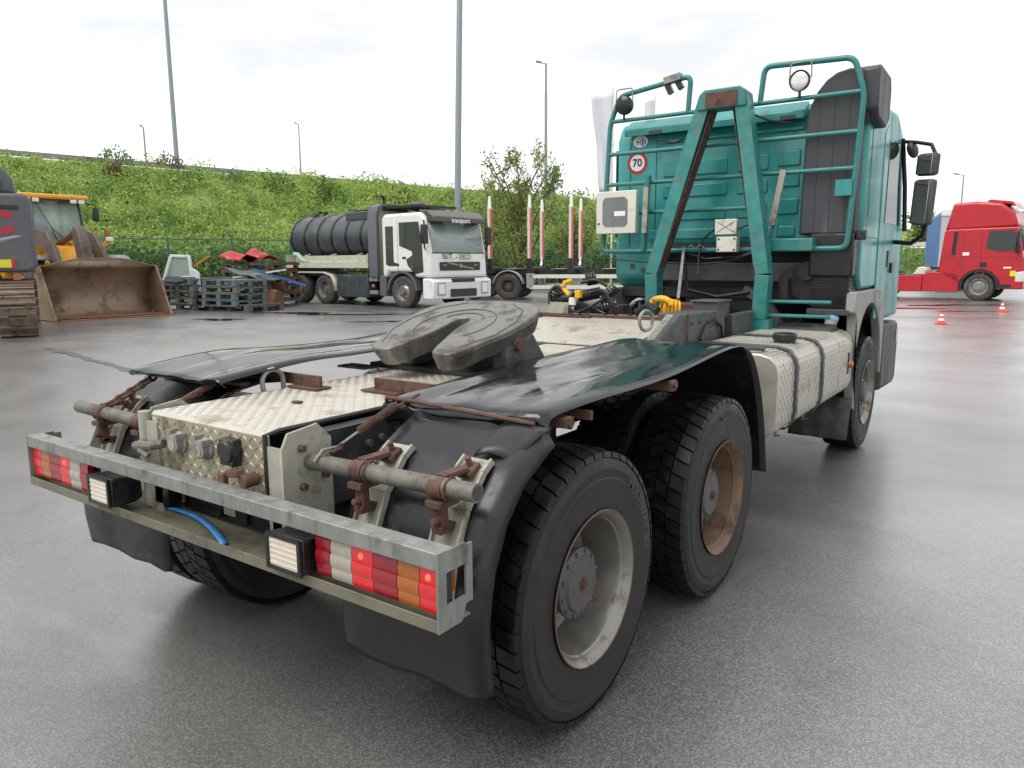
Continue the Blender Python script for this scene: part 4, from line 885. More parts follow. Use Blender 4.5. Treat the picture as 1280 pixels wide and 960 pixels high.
for pts in ([(-.35,4.5,1.86),(-.33,4.52,1.6),(-.3,4.52,1.48)],[(.35,4.5,1.8),(.36,4.52,1.4),(.36,4.5,1.2)],[(-.3,4.5,1.48),(0,4.48,1.42),(.3,4.5,1.47)],[(-.55,4.5,1.5),(-.6,4.5,1.3),(-.55,4.4,1.2)]):
    MB().tube(pts,.018,7).build('pipe', M['engine'], T, smooth=80)
# ---- A-frame
for s in (1,-1):
    mb = MB(); hx_ = .185; hd_ = .055
    P = [(s*.50-.0,4.20,1.25),(s*.515,4.20,1.63),(s*.155+.085,4.27,3.16)]
    mb.bar(P[0],P[1],.12,.15,(0,1,0)); mb.bar(P[1],P[2],.12,.15,(0,1,0)); mb.build('a_frame_leg', M['teal_worn'], T, bevel=.008)
    # rusty inner channel
    q1 = (P[1][0]-s*.064,P[1][1]-.0,P[1][2]+.02); q2 = (P[2][0]-s*.064,P[2][1],P[2][2]-.10)
    MB().bar(q1,q2,.006,.135,(0,1,0)).build('leg_channel', M['rust'], T)
    MB().bar(Vector(P[1]).lerp(Vector(P[2]),.06)+Vector((0,-.0755,0)),Vector(P[1]).lerp(Vector(P[2]),.93)+Vector((0,-.0755,0)),.117,.003,(0,1,0)).build('worn_strip', M['teal_rust'], T)
mb = MB(); mb.prism([(3.05,-.135),(3.05,.305),(3.18,.285),(3.215,.24),(3.215,-.07),(3.18,-.115)],1,4.172,4.355); mb.build('a_frame_head', M['teal_worn'], T, bevel=.008); MB().box(-.055,.225,4.164,4.170,3.06,3.185).build('head_plate', M['rust'], T)
MB().box(.40,.60,4.10,4.30,1.12,1.25).build('a_frame_foot', M['teal_worn'], T); MB().box(-.60,-.40,4.10,4.30,1.12,1.25).build('a_frame_foot', M['teal_worn'], T)
for z in (1.405,1.285): MB().cyl((.56,4.22,z),(1.06,4.26,z),.016,10).build('step_rod', M['teal_worn'], T)
# ---- cab rack
RY = 4.45
MB().tube(bend([(-.33,RY,3.10),(-.31,RY,3.42),(-1.03,RY,3.33),(-1.135,RY,3.07),(-1.20,RY,1.85),(1.11,RY,1.85),(1.17,RY,3.08),(1.08,RY,3.37),(.36,RY,3.40),(.33,RY,3.10)],.07),.024,12).build('rack_frame', M['teal_worn'], T, smooth=80)
for z,x0,x1 in ((3.10,-1.13,1.17),(2.79,-1.15,1.155),(2.50,-1.165,1.14),(2.22,-.80,.40)):
    MB().cyl((x0,RY,z),(x1,RY,z),.020,12).build('rack_bar', M['teal_worn'], T)
MB().box(.86,1.10,RY-.045,RY+.045,2.33,2.36).build('rack_clip', M['teal'], T) if False else MB().box(1.0,1.13,RY-.04,RY-.033,2.28,2.41).build('rack_clip', M['teal'], T)
mb = MB(); mb.box(.48,.86,RY-.10,RY+.05,1.83,1.94); mb.build('rack_tray', M['teal_worn'], T, bevel=.01)
MB().cyl((-.74,RY-.02,1.85),(-.70,RY-.03,2.56),.030,10).build('rack_post', M['teal_worn'], T); MB().bar((-.70,RY-.08,2.02),(-.69,RY-.08,2.45),.05,.04).build('rack_post', M['cream'], T)
MB().bar((.50,RY-.06,2.06),(.58,RY-.06,2.52),.05,.03,(0,1,0)).build('stow_bracket', M['cream'], T); MB().cyl((.50,RY-.02,1.86),(.52,RY-.02,2.08),.03,10).build('rack_post', M['teal_worn'], T)
# white switch box with smoked window
mb = MB(); mb.box(-1.225,-.79,RY-.10,RY-.03,2.02,2.43); sb = mb.build('switch_box', M['white_box'], T, bevel=.008)
pw = [(-1.15+dx,2.09+dz) for dx,dz in ((.03,0),(.24,0),(.27,.03),(.27,.25),(.24,.28),(.03,.28),(0,.25),(0,.03))]; MB().prism([(z_,x_) for x_,z_ in pw],1,RY-.106,RY-.0995).build('box_window', M['smoked'], sb); MB().box(-1.02,-.90,RY-.1075,RY-.1062,2.19,2.235).build('inner_tag', M['white_print'], sb); MB().ball((-1.195,RY-.10,2.12),.012,5).build('box_lock', M['black'], sb)
for (z0,z1,x0,x1) in ((1.985,2.12,.01,.21),(1.83,1.965,.03,.215)):
    o = MB().box(x0,x1,RY-.12,RY-.035,z0,z1).build('junction_box', M['white_box'], T, bevel=.006)
    if z0 > 1.9:
        for a, b in (((x0+.02,z0+.02),(x1-.02,z1-.02)),((x0+.02,z1-.02),(x1-.02,z0+.02))): MB().bar((a[0],RY-.122,a[1]),(b[0],RY-.122,b[1]),.004,.004).build('lid_rib', M['galv'], o)
    else:
        for x in (x0+.02,x1-.02):
            for z in (z0+.02,z1-.02): MB().lathe([(RY-.1215,.010),(RY-.1235,.008),(RY-.1235,.001)],10,1,(x,0,z)).build('box_screw', M['black'], o)
for pts in ([(.0,RY-.08,2.04),(-.12,RY-.06,1.95),(-.16,RY-.05,1.8),(-.12,4.3,1.62)],[(.21,RY-.08,2.03),(.32,RY-.06,2.08),(.4,RY-.05,2.12)],[(-1.1,4.4,1.78),(-.6,4.42,1.74),(-.2,4.42,1.72),(.1,4.42,1.74),(.4,4.42,1.84)],[(-.35,RY,1.84),(-.1,4.42,1.77),(.2,4.42,1.79),(.45,4.45,1.86)],[(-.75,4.6,2.93),(-.5,4.55,2.86),(-.25,4.5,2.92),(-.1,4.4,3.05)],[(.2,4.4,3.05),(.4,4.5,2.96),(.58,4.6,2.93)]):
    MB().tube(pts,.010,6).build('cable', M['black'], T, smooth=80)
MB().tube(bend([(-.28,RY-.035,1.86),(-.24,RY-.06,1.90),(-.2,RY-.035,1.86),(-.15,RY-.06,1.90),(-.1,RY-.035,1.86)],.02),.006,6).build('wire_wrap', M['galv'], T)
# work lights on the rack
def work_light(x, z, lit):
    y0 = RY-.03
    if lit: body = [(y0-.03,.072),(y0-.034,.085),(y0-.01,.088),(y0+.03,.07),(y0+.06,.03),(y0+.06,.001)]
    else: body = [(y0+.04,.06),(y0+.035,.085),(y0+.0,.088),(y0-.03,.080),(y0-.045,.05),(y0-.05,.001)]
    o = MB().lathe(body,24,1,(x,0,z)).build('work_light', M['black_plastic'], T)
    yl, k = (y0-.026,-1) if lit else (y0+.038,1)
    MB().lathe([(yl,.073),(yl+k*.006,.06),(yl+k*.010,.03),(yl+k*.011,.001)],24,1,(x,0,z)).build('lamp_lens', M['lamp_front'], o)
    MB().tube(bend([(x-.09,y0,z+.02),(x-.085,y0,z+.15),(x+.085,y0,z+.15),(x+.09,y0,z+.02)],.03),.006,6).build('lamp_bracket', M['galv'], o); MB().cyl((x,y0,z-.13),(x,y0,z-.08),.012,8).build('lamp_stud', M['black'], o)
work_light(-.97,3.235,False); work_light(.67,3.235,True)
mb = MB(); mb.bar((-.56,RY-.01,3.40),(-.40,RY-.01,3.425),.075,.06); mb.build('camera_clamp', M['galv'], T); mb = MB(); mb.bar((-.54,RY,3.37),(-.50,RY,3.29),.045,.05); mb.bar((-.44,RY,3.39),(-.40,RY,3.32),.045,.05); mb.build('clamp_jaw', M['black'], T)
# stickers
YS = CB-.0035
def disc(r, x, z, y, mt, par, name, sx=1, n=32): return MB().lathe([(y,r),(y-.001,r),(y-.001,.0005)],n,1,(0,0,0)).build(name, mt, par) if False else _disc(r,x,z,y,mt,par,name,sx,n)
def _disc(r,x,z,y,mt,par,name,sx,n):
    mb = MB(); mb.add([(x+sx*r*math.cos(2*PI*k/n), y, z+r*math.sin(2*PI*k/n)) for k in range(n)]+[(x+sx*r*math.cos(2*PI*k/n), y+.0008, z+r*math.sin(2*PI*k/n)) for k in range(n)],[tuple(range(n)),tuple(range(n,2*n))]+[(k,(k+1)%n,n+(k+1)%n,n+k) for k in range(n)]); return mb.build(name, mt, par)
s70 = disc(.108,-.945,2.72,YS,M['red_print'],T,'speed_limit_sticker'); disc(.079,-.945,2.72,YS-.0012,M['white_print'],s70,'sticker_face')
t = text_mb('70',.105,.0026,.0006); xf(t, frame3((-.945,YS-.0026,2.718),(1,0,0),(0,0,1))); t.build('sticker_digits', M['black_print'], s70)
sh = disc(.058,-.915,2.925,YS,M['white_print'],T,'country_sticker',1.35); t = text_mb('H',.07,.0012,.0006); xf(t, frame3((-.935,YS-.0014,2.915),(1,0,0),(0,0,1))); t.build('sticker_letter', M['black_print'], sh)
MB().box(-.90,-.882,YS-.0012,YS-.0004,2.878,2.952).build('sticker_bar', M['blue_print'], sh); MB().box(-.872,-.858,YS-.0012,YS-.0004,2.895,2.94).build('sticker_bar', M['grey_print'], sh)
# ================================================================ background vehicles and yard clutter
def bg_wheel(parent, x, y, r, wdt, rimr, mt_rim, side=1, name='wheel', lug=0, rub='rubber_dry', dish=.03):
    rm = MB(); rm.lathe([(wdt*.40,rimr*1.03),(wdt*.5,rimr*1.05),(wdt*.5,rimr*.98),(wdt*.30,rimr*.9),(wdt*.5-dish-.06,rimr*.8),(wdt*.5-dish,rimr*.55),(wdt*.5-dish,rimr*.34),(wdt*.5-dish+.05,rimr*.30),(wdt*.5-dish+.05,.005)],28,0)
    for k in range(8):
        a = 2*PI*k/8; rm.cyl((wdt*.5-dish,rimr*.45*math.cos(a),rimr*.45*math.sin(a)),(wdt*.5-dish+.025,rimr*.45*math.cos(a),rimr*.45*math.sin(a)),rimr*.05,6)
    o = rm.build(name, mt_rim, parent, loc=(side*x,y,r)); o.rotation_euler = (0,0,0 if side > 0 else PI)
    h = [(wdt*.42,rimr),(wdt*.48,rimr+.03),(wdt*.5,rimr+(r-rimr)*.45),(wdt*.47,rimr+(r-rimr)*.8),(wdt*.40,r*.985),(wdt*.36,r)]
    tm = MB(); tm.lathe([(-a,b) for a,b in h]+[(a,b) for a,b in h[::-1]],36,0)
    if lug:
        for k in range(lug):
            for s in (1,-1):
                a0 = 2*PI*(k+(.5 if s > 0 else 0))/lug; a1 = a0+2*PI/lug*.9; wd_ = 2*PI/lug*.42; P = []
                for rr in (r*.97,r*1.035):
                    for (xx,aa) in ((0.02,a0),(wdt*.47,a1-wd_*.5),(wdt*.47,a1+wd_*.5),(0.02,a0+wd_)): P.append((s*xx,rr*math.cos(aa),rr*math.sin(aa)))
                tm.hexa(P)
    tm.build('tyre', M[rub], o); return o
# ---------------- excavator at the left edge
M['exc_grey'] = mat('excavator_grey', hx('#55575b'), .5, var=.08, dirt=hx('#6a6661'), da=.34, dsc=2)
M['exc_light'] = mat('excavator_light_grey', hx('#8d9094'), .5, var=.05)
M['track'] = mat('rusty_track_steel', hx('#756557'), .55, metal=.4, var=.3, vsc=6, dirt=hx('#4a382d'), da=.5, dsc=5)
M['sticker_yellow'] = mat('yellow_reflective', hx('#d8cc1c'), .35, var=.05)
EX = thing('excavator', 'dark grey tracked excavator cut off by the left edge of the photo', 'excavator', LD(-9.85,15.0,.27), heading(-.52,.854))
def track(xc):
    tr = MB(); tr.box(xc-.16,xc+.16,.3,3.9,.25,.85); tr.cyl((xc-.14,.45,.56),(xc+.14,.45,.56),.42,24); tr.cyl((xc-.14,3.75,.56),(xc+.14,3.75,.56),.42,24); o = tr.build('track_frame', M['track'], EX)
    r = .54; yA, yB = .45, 3.75; st = 2*(yB-yA); tot = st+2*PI*r; n = 48; sh = MB(); sh.box(-.33,.33,-.098,.085,0,.022); sh.box(-.33,.33,.045,.085,.022,.05); sh.box(-.33,.33,-.08,-.05,.022,.036)
    me = sh.mesh('track_shoe'); me.materials.append(M['track'])
    for i in range(n):
        s = i*tot/n
        if s < yB-yA: p = (yA+s, .56+r); an = 0
        elif s < yB-yA+PI*r: a = (s-(yB-yA))/r; p = (yB+r*math.sin(a), .56+r*math.cos(a)); an = -a
        elif s < st+PI*r: p = (yB-(s-(yB-yA)-PI*r), .56-r); an = PI
        else: a = (s-st-PI*r)/r; p = (yA-r*math.sin(a), .56-r*math.cos(a)); an = PI-a
        link('track_shoe', me, None, o, (xc,p[0],p[1]), (an,0,0))
track(0); track(-2.3)
def pxz(mb, poly, y0, y1): return mb.prism([(z,x) for x,z in poly],1,y0,y1)
pxz(MB(), [(-2.5,1.32),(.30,1.32),(.40,1.42),(.43,2.78),(.34,2.90),(-2.5,2.90)], .55, 3.9).build('counterweight', M['exc_grey'], EX, bevel=.08, seg=3)
pxz(MB(), [(-2.5,2.90),(.16,2.90),(.14,3.20),(.03,3.40),(-.17,3.49),(-2.5,3.49)], .8, 3.6).build('engine_hood', M['exc_grey'], EX, bevel=.08, seg=3)
pxz(MB(), [(-.28,3.0),(-.08,3.0),(-.08,3.2),(-.28,3.2)], .70, .80).build('rear_camera', M['black'], EX, bevel=.02); MB().box(-.215,-.145,.692,.70,3.10,3.17).build('camera_lens', M['white_print'], EX)
MB().box(-2.4,.20,.53,.551,2.58,2.66).build('recess_groove', M['black_plastic'], EX, bevel=.005)
t = text_mb('C',.56,.030,.004); xf(t, frame3((-.17,.545,2.30),(1,0,0),(0,0,1))); t.v = [((v[0]+.17)*1.25-.17,v[1],v[2]) for v in t.v]; t.build('lettering', M['red_print'], EX)
mb = MB(); mb.add([(-2.4,.546,1.72),(-.5,.546,1.72),(.05,.546,1.98),(.26,.546,2.06),(.08,.546,2.06),(-.5,.546,1.92),(-2.4,.546,1.90)],[(0,1,2,3,4,5,6)]); mb.build('swoosh_decal', M['exc_light'], EX, solid=.003)
MB().box(-1.0,-.02,.535,.546,1.42,1.58).build('reflective_sticker', M['sticker_yellow'], EX); MB().box(-.019,.05,.535,.546,1.42,1.58).build('red_sticker', M['red_print'], EX)
MB().box(-.02,.13,.60,.70,1.16,1.30).build('rear_lamp', M['amber'], EX, bevel=.01)
pxz(MB(), [(-2.5,1.0),(-.5,1.0),(-.5,1.33),(-2.5,1.33)], 1.0, 3.3).build('undercarriage', M['track'], EX)
MB().box(.22,.33,.2,.34,-.0,.12).build('wheel_chock', M['track'], EX, bevel=.02)
# ---------------- wheel loader
M['ldr_yellow'] = mat('loader_yellow', hx('#dd9a1c'), .4, var=.1, dirt=hx('#8a6a2c'), da=.33, dsc=3, coat=.2)
M['ldr_arm'] = mat('dark_loader_arm', hx('#5d5049'), .55, var=.2, dirt=hx('#463a33'), da=.45, dsc=3)
M['bucket'] = mat('worn_bucket_steel', hx('#8b7763'), .42, metal=.3, var=.22, vsc=2.2, dirt=hx('#5d4736'), da=.48, dsc=1.8)
M['bucket_floor'] = mat('rusty_bucket_floor', hx('#7d4f36'), .6, var=.2, vsc=4, dirt=hx('#5a3c2b'), da=.45)
M['ldr_grey'] = mat('loader_fender_grey', hx('#7d8184'), .5, var=.06)
WL = thing('wheel_loader', 'yellow wheel loader with a wide brown bucket resting on the ground', 'wheel loader', LD(-10.6,20.2,.29), heading(.795,-.606))
bp2 = [(0,.03),(-.85,.05),(-1.08,.20),(-1.20,.50),(-1.16,.85),(-.98,1.18),(-.72,1.40)]
sp = smooth_prof(bp2,4)
mb = MB(); mb.grid([[(x,p.x,p.y) for x in np.linspace(-1.5,1.5,9)] for p in sp]); bk = mb.build('bucket', M['bucket'], WL, solid=.035, smooth=60)
MB().box(-1.48,1.48,-.55,-.01,.069,.078).build('bucket_floor_plate', M['bucket_floor'], bk)
MB().prism([(.06,.0),(.06,.03),(-.16,.075),(-.16,.0)],0,-1.53,1.53).build('cutting_edge', M['bucket_floor'], bk)
for s in (1,-1):
    MB().prism([(.05,.02)]+[(a,b) for a,b in bp2[1:]]+[(-.62,1.42)],0,s*1.50,s*1.54).build('bucket_side', M['bucket'], bk)
    MB().bar((s*1.52,.02,.05),(s*1.52,-.66,1.40),.05,.05).build('side_lip', M['bucket'], bk)
mb = MB(); mb.add([(-1.5,-.70,1.38),(1.5,-.70,1.38),(.55,-.66,1.60),(-.55,-.66,1.60)],[(0,1,2,3)]); mb.build('spill_guard', M['bucket'], bk, solid=.04); MB().bar((-1.5,-.69,1.40),(-.55,-.65,1.61),.05,.03).build('guard_rim', M['bucket'], bk); MB().bar((1.5,-.69,1.40),(.55,-.65,1.61),.05,.03).build('guard_rim', M['bucket'], bk); MB().bar((-.55,-.65,1.61),(.55,-.65,1.61),.05,.03).build('guard_rim', M['bucket'], bk)
for s in (1,-1):
    mb = MB(); mb.prism([(-1.28,.35),(-1.25,.75),(-1.75,1.85),(-2.2,2.35),(-3.0,2.45),(-3.1,2.1),(-2.3,1.75),(-1.75,.9)],0,s*.56,s*.68); mb.build('lift_arm', M['ldr_arm'], WL, bevel=.02)
mb = MB(); mb.prism([(-1.25,1.1),(-1.2,1.3),(-1.55,2.35),(-1.75,2.52),(-1.92,2.4),(-1.75,1.5)],0,-.13,.13); mb.build('tilt_lever', M['ldr_arm'], WL, bevel=.03)
MB().cyl((0,-2.1,2.3),(0,-3.2,2.0),.09,14).build('tilt_cylinder', M['ldr_arm'], WL); MB().cyl((.28,-1.5,1.3),(.28,-2.6,1.5),.07,12).build('lift_cylinder', M['ldr_arm'], WL)
MB().prism([(-1.9,.5),(-1.9,1.5),(-2.3,1.95),(-3.0,2.0),(-3.2,.5)],0,-.48,.48).build('front_frame', M['ldr_yellow'], WL, bevel=.04)
MB().box(-.95,.95,-7.0,-4.8,1.0,2.2).build('engine_hood', M['ldr_yellow'], WL, bevel=.12, seg=3); MB().box(-.6,.6,-7.0,-3.0,.7,1.15).build('rear_frame', M['ldr_arm'], WL)
cb = MB().box(-.82,.82,-4.85,-3.15,1.25,2.12).build('cab_base', M['ldr_yellow'], WL, bevel=.03)
MB().box(-.78,.78,-4.75,-3.25,2.12,2.16).build('dashboard', M['black_plastic'], WL)
for s in (1,-1):
    MB().bar((s*.78,-3.2,2.1),(s*.74,-3.4,3.28),.06,.06).build('cab_pillar', M['black'], WL); MB().bar((s*.78,-4.75,2.1),(s*.74,-4.65,3.28),.08,.08).build('cab_pillar', M['black'], WL)
    MB().prism([(-3.24,2.12),(-4.72,2.12),(-4.62,3.28),(-3.42,3.28)],0,s*.77,s*.78).build('side_glass', M['glass_clear'], WL)
mb = MB(); mb.add([(-.75,-3.19,2.12),(.75,-3.19,2.12),(.71,-3.39,3.28),(-.71,-3.39,3.28)],[(0,1,2,3)]); mb.build('windscreen', M['glass_clear'], WL, solid=.01)
MB().box(-.95,.95,-4.95,-3.10,3.30,3.44).build('cab_roof', M['ldr_yellow'], WL, bevel=.05, seg=3); MB().box(-.85,.85,-4.85,-3.2,3.26,3.30).build('roof_lining', M['black'], WL)
for x in (-.72,-.50,.50,.72): MB().box(x-.08,x+.08,-3.14,-3.06,3.20,3.30).build('roof_lamp', M['white_print'], WL, bevel=.01)
mb = MB(); mb.box(-.28,.28,-4.3,-3.85,2.2,2.35); mb.box(-.26,.26,-4.42,-4.3,2.3,2.95); mb.build('driver_seat', M['exc_grey'], WL, bevel=.05)
mb = MB(); mb.bar((.45,-3.25,3.2),(.15,-3.12,2.5),.03,.02); mb.bar((.15,-3.12,2.5),(-.35,-3.08,1.98),.025,.02); mb.bar((.15,-3.12,2.5),(.0,-3.10,2.05),.025,.02); mb.build('wiper', M['black'], WL)
for s in (1,-1):
    MB().bar((s*.8,-3.1,1.75),(s*1.32,-2.95,2.12),.10,.12).build('lamp_stalk', M['ldr_yellow'], WL); MB().box(s*1.34-.1,s*1.34+.1,-2.98,-2.85,2.12,2.26).build('headlamp', M['white_print'], WL, bevel=.03); MB().cyl((s*1.28,-2.92,2.26),(s*1.28,-2.92,2.46),.06,12).build('indicator', M['amber'], WL)
    MB().tube([(s*.8,-3.3,3.25),(s*1.15,-3.2,3.2),(s*1.15,-3.2,3.1)],.02,6).build('mirror_stem', M['black'], WL); MB().box(s*1.06,s*1.24,-3.24,-3.16,2.72,3.12).build('cab_mirror', M['black'], WL, bevel=.04) if s < 0 else MB().box(s*1.06,s*1.24,-3.24,-3.16,2.72,3.12).build('cab_mirror', M['black'], WL, bevel=.04)
    MB().lathe([(s*.78,.92),(s*1.42,.92)],12,0,(0,-2.3,.78),R(60),R(125)).build('front_fender', M['ldr_grey'], WL, solid=.04)
    for y in (-2.3,-5.6): bg_wheel(WL, 1.08, y, .78, .58, .36, M['ldr_yellow'], s, lug=18)
# ---------------- vacuum tanker truck
M['tank_black'] = mat('dark_tank_paint', hx('#3d4145'), .4, var=.15, vsc=2, dirt=hx('#565a5c'), da=.35, dsc=1.5)
M['hose_green'] = mat('green_suction_hose', hx('#8fae98'), .5)
M['visor'] = mat('smoked_visor', hx('#4a4744'), .25, var=.2)
M['truck_cream'] = mat('cream_truck_body', hx('#b9b4a0'), .5, var=.08, dirt=hx('#8b8675'), da=.35)
TA = thing('tanker_truck', 'white vacuum tanker truck with a ribbed dark tank parked by the embankment', 'truck', LD(-2.68,25.0,.30), heading(.76,-.65)); TA.scale = (1.06,1.10,1.02)
mb = MB(); mb.prism([(-.80,.95),(-.80,2.75),(-.70,2.90),(.85,2.90),(1.02,2.75),(1.22,1.75),(1.28,.95),(.62,.95),(.5,1.12),(-.55,1.12),(-.62,.95)],0,-1.2,1.2); tc_ = mb.build('cab', M['white'], TA, bevel=.09, seg=4)
mb = MB(); mb.add([(-1.09,1.235,1.70),(1.09,1.235,1.70),(1.06,1.055,2.62),(-1.06,1.055,2.62)],[(0,1,2,3)]); mb.build('windscreen', M['glass_clear'], tc_, solid=.01)
mb = MB(); mb.add([(-1.11,1.226,1.67),(1.11,1.226,1.67),(1.08,1.046,2.64),(-1.08,1.046,2.64)],[(0,1,2,3)]); mb.build('screen_surround', M['black'], tc_, solid=.008)
mb = MB(); mb.prism([(1.0,2.62),(1.32,2.60),(1.30,2.76),(1.05,2.96),(.7,2.98),(.7,2.9)],0,-1.08,1.08); mb.build('sun_visor', M['visor'], tc_, bevel=.03)
t = text_mb('transport', .20, .004, .003); xf(t, frame3((0,1.325,2.66),(-1,0,0),(0,0,1))); t.build('visor_lettering', M['white_print'], tc_)
for (yy0,yy1,nm) in ((-.62,-.28,'rear_window'),(.02,.92,'door_window')):
    if nm == 'rear_window': poly = [(-.62,1.35),(-.62,2.52),(-.28,2.52),(-.28,1.42),(-.05,1.36),(-.05,1.30),(-.5,1.30)]
    else: poly = [(-.02,1.92),(-.02,2.62),(.80,2.62),(.93,1.95),(.97,1.12),(.62,1.05),(.32,1.32),(.26,1.50),(.52,1.62),(.52,1.74)]
    MB().prism(poly,0,1.198,1.208).build(nm, M['glass'], tc_)
MB().box(1.196,1.203,-.10,-.09,1.0,2.7).build('door_seam', M['black'], tc_); MB().box(1.2,1.215,.10,.25,1.52,1.58).build('door_handle', M['black'], tc_)
mb = MB(); mb.box(-.85,.85,1.272,1.292,1.16,1.42); gl = mb.build('grille', M['black'], tc_, bevel=.01); MB().bar((-.55,1.296,1.20),(.55,1.296,1.40),.012,.05,(0,0,1)).build('grille_bar', M['galv'], gl); MB().lathe([(1.296,.07),(1.304,.07),(1.304,.001)],18,1,(0,0,1.30)).build('grille_badge', M['galv'], gl)
for x in (-.65,.65): MB().box(x-.07,x+.07,1.292,1.297,1.30,1.34).build('grille_mark', M['galv'], gl)
t = text_mb('N.T. -', .25, .003, .003); xf(t, frame3((.42,1.278,1.575),(-1,0,-.02),(0,-.1,1))); t.build('lettering', M['grey_print'], tc_)
t = text_mb('EKO', .25, .005, .003); xf(t, frame3((-.22,1.278,1.575),(-1,0,-.02),(0,-.1,1))); t.build('lettering', M['green_print'], tc_)
mb = MB(); mb.prism([(.95,.30),(1.38,.30),(1.40,.86),(1.22,.93),(.95,.93)],0,-1.24,1.24); bm_ = mb.build('bumper', M['white'], TA, bevel=.04)
MB().box(-.55,.55,1.395,1.412,.36,.60).build('bumper_opening', M['black'], bm_); MB().box(-.48,.48,1.36,1.405,.80,.92).build('bumper_step', M['black'], bm_)
for x in (-.92,.92):
    MB().box(x-.15,x+.15,1.385,1.408,.42,.80).build('headlight_surround', M['exc_light'], bm_); MB().box(x-.12,x+.12,1.408,1.415,.46,.76).build('headlight', M['white_print'], bm_, bevel=.004)
for s in (1,-1):
    MB().lathe([(s*.80,.66),(s*1.17,.66),(s*1.17,.58),(s*.80,.58)],16,0,(0,0,.50),R(5),R(175)).build('front_fender', M['exc_grey'], TA)
    MB().tube([(s*1.15,.95,2.65),(s*1.32,1.15,2.62),(s*1.35,1.18,2.5)],.025,6).build('mirror_arm', M['black'], TA); mb = MB(); mb.tube([(s*1.15,1.0,1.8),(s*1.32,1.15,1.85),(s*1.35,1.18,2.0)],.025,6); mb.build('mirror_arm', M['black'], TA); MB().box(s*1.35-.12,s*1.35+.12,1.13,1.24,1.95,2.52).build('mirror', M['black'], TA, bevel=.04)
    for y, rm_ in ((0,'rim_pale'),(-3.80,'rim_pale'),(-5.15,'rim_pale')): bg_wheel(TA, .98, y, .5, .32, .30, M[rm_], s, dish=.02 if y > -3 else .10)
    pts = [(-3.2,.45),(-3.25,.75),(-3.4,.98),(-3.8,1.08),(-5.15,1.08),(-5.5,1.0),(-5.68,.80),(-5.72,.45)]
    MB().grid([[(s*xx,y,z) for xx in (.78,1.16)] for y,z in pts]).build('rear_fender', M['truck_cream'], TA, solid=.06)
    MB().box(min(s*.8,s*1.12),max(s*.8,s*1.12),-5.78,-5.75,.15,.75).build('mudflap', M['black'], TA)
    MB().box(min(s*.75,s*1.15),max(s*.75,s*1.15),-3.1,-1.55,.28,1.02).build('tool_locker', M['tank_black'], TA, bevel=.03)
    MB().box(min(s*.75,s*1.14),max(s*.75,s*1.14),-1.02,-.72,.35,1.0).build('side_panel', M['exc_grey'], TA, bevel=.02)
    for z in (.40,.82): MB().box(min(s*1.0,s*1.15),max(s*1.0,s*1.15),-1.48,-1.1,z,z+.12).build('step', M['galv'], TA)
MB().ball((1.14,-1.3,.66),.06,6).build('side_marker', M['amber'], TA)
MB().box(-.5,.5,-5.6,1.0,.55,.95).build('chassis', M['black'], TA)
mb = MB(); mb.lathe([(-6.3,.05),(-6.3,.5),(-6.2,.68),(-6.02,.82),(-1.25,.82),(-1.25,.05)],40,1,(0,0,2.27)); tk = mb.build('tank', M['tank_black'], TA, smooth=40)
for k in range(7): MB().lathe([(-5.98+k*.74,.815),(-5.98+k*.74,.838),(-5.91+k*.74,.838),(-5.91+k*.74,.815)],40,1,(0,0,2.27)).build('tank_rib', M['black_plastic'], tk)
MB().lathe([(-6.33,.0501),(-6.38,.3),(-6.33,.55),(-6.3,.56)],24,1,(0,0,2.27)).build('rear_hatch', M['tank_black'], tk)
mb = MB(); mb.box(-.2,.2,-6.15,-5.7,2.85,3.0); mb.bar((-.3,-6.2,2.7),(.3,-6.2,2.9),.1,.1); mb.bar((-.2,-5.7,3.0),(-.2,-5.2,3.25),.05,.05); mb.bar((.2,-5.7,3.0),(.2,-5.0,3.2),.05,.05); mb.bar((-.25,-5.3,3.22),(.3,-5.0,3.22),.05,.05); mb.ball((.3,-6.0,2.85),.14,6); mb.build('hatch_lock', M['black'], tk)
pxz(MB(), [(.25,2.95),(.62,2.82),(.62,3.10),(.25,3.14)], -3.2, -1.35).build('top_locker', M['tank_black'], TA, bevel=.03)
MB().box(-.3,.5,-2.9,-1.2,3.0,3.16).build('top_walkway', M['black_plastic'], TA); MB().cyl((0,-1.75,3.0),(0,-1.5,3.25),.16,14).build('top_valve', M['black'], TA)
arch = [(1.20,.95),(1.20,2.9),(1.10,3.16),(.92,3.26),(-.92,3.26),(-1.10,3.16),(-1.20,2.9),(-1.20,.95),(-1.08,.95),(-1.08,2.85),(-1.0,3.05),(-.88,3.13),(.88,3.13),(1.0,3.05),(1.08,2.85),(1.08,.95)]
pxz(MB(), arch, -1.42, -1.02).build('bulkhead_arch', M['exc_grey'], TA, bevel=.015)
MB().tube([(.7,-1.2,3.25),(.7,-1.2,3.40),(.78,-1.15,3.50),(.86,-1.15,3.50)],.05,8).build('exhaust_stack', M['black'], TA); pxz(MB(), [(-1.05,1.0),(1.05,1.0),(1.05,3.05),(-1.05,3.05)], -1.2, -1.15).build('bulkhead_panel', M['truck_cream'], TA)
MB().box(-.85,.9,-1.0,.35,3.10,3.17).build('hose_rack_roof', M['black_plastic'], TA); MB().ball((.1,-.35,3.18),.28,8,(1,1,.6)).build('roof_vent', M['tank_black'], TA)
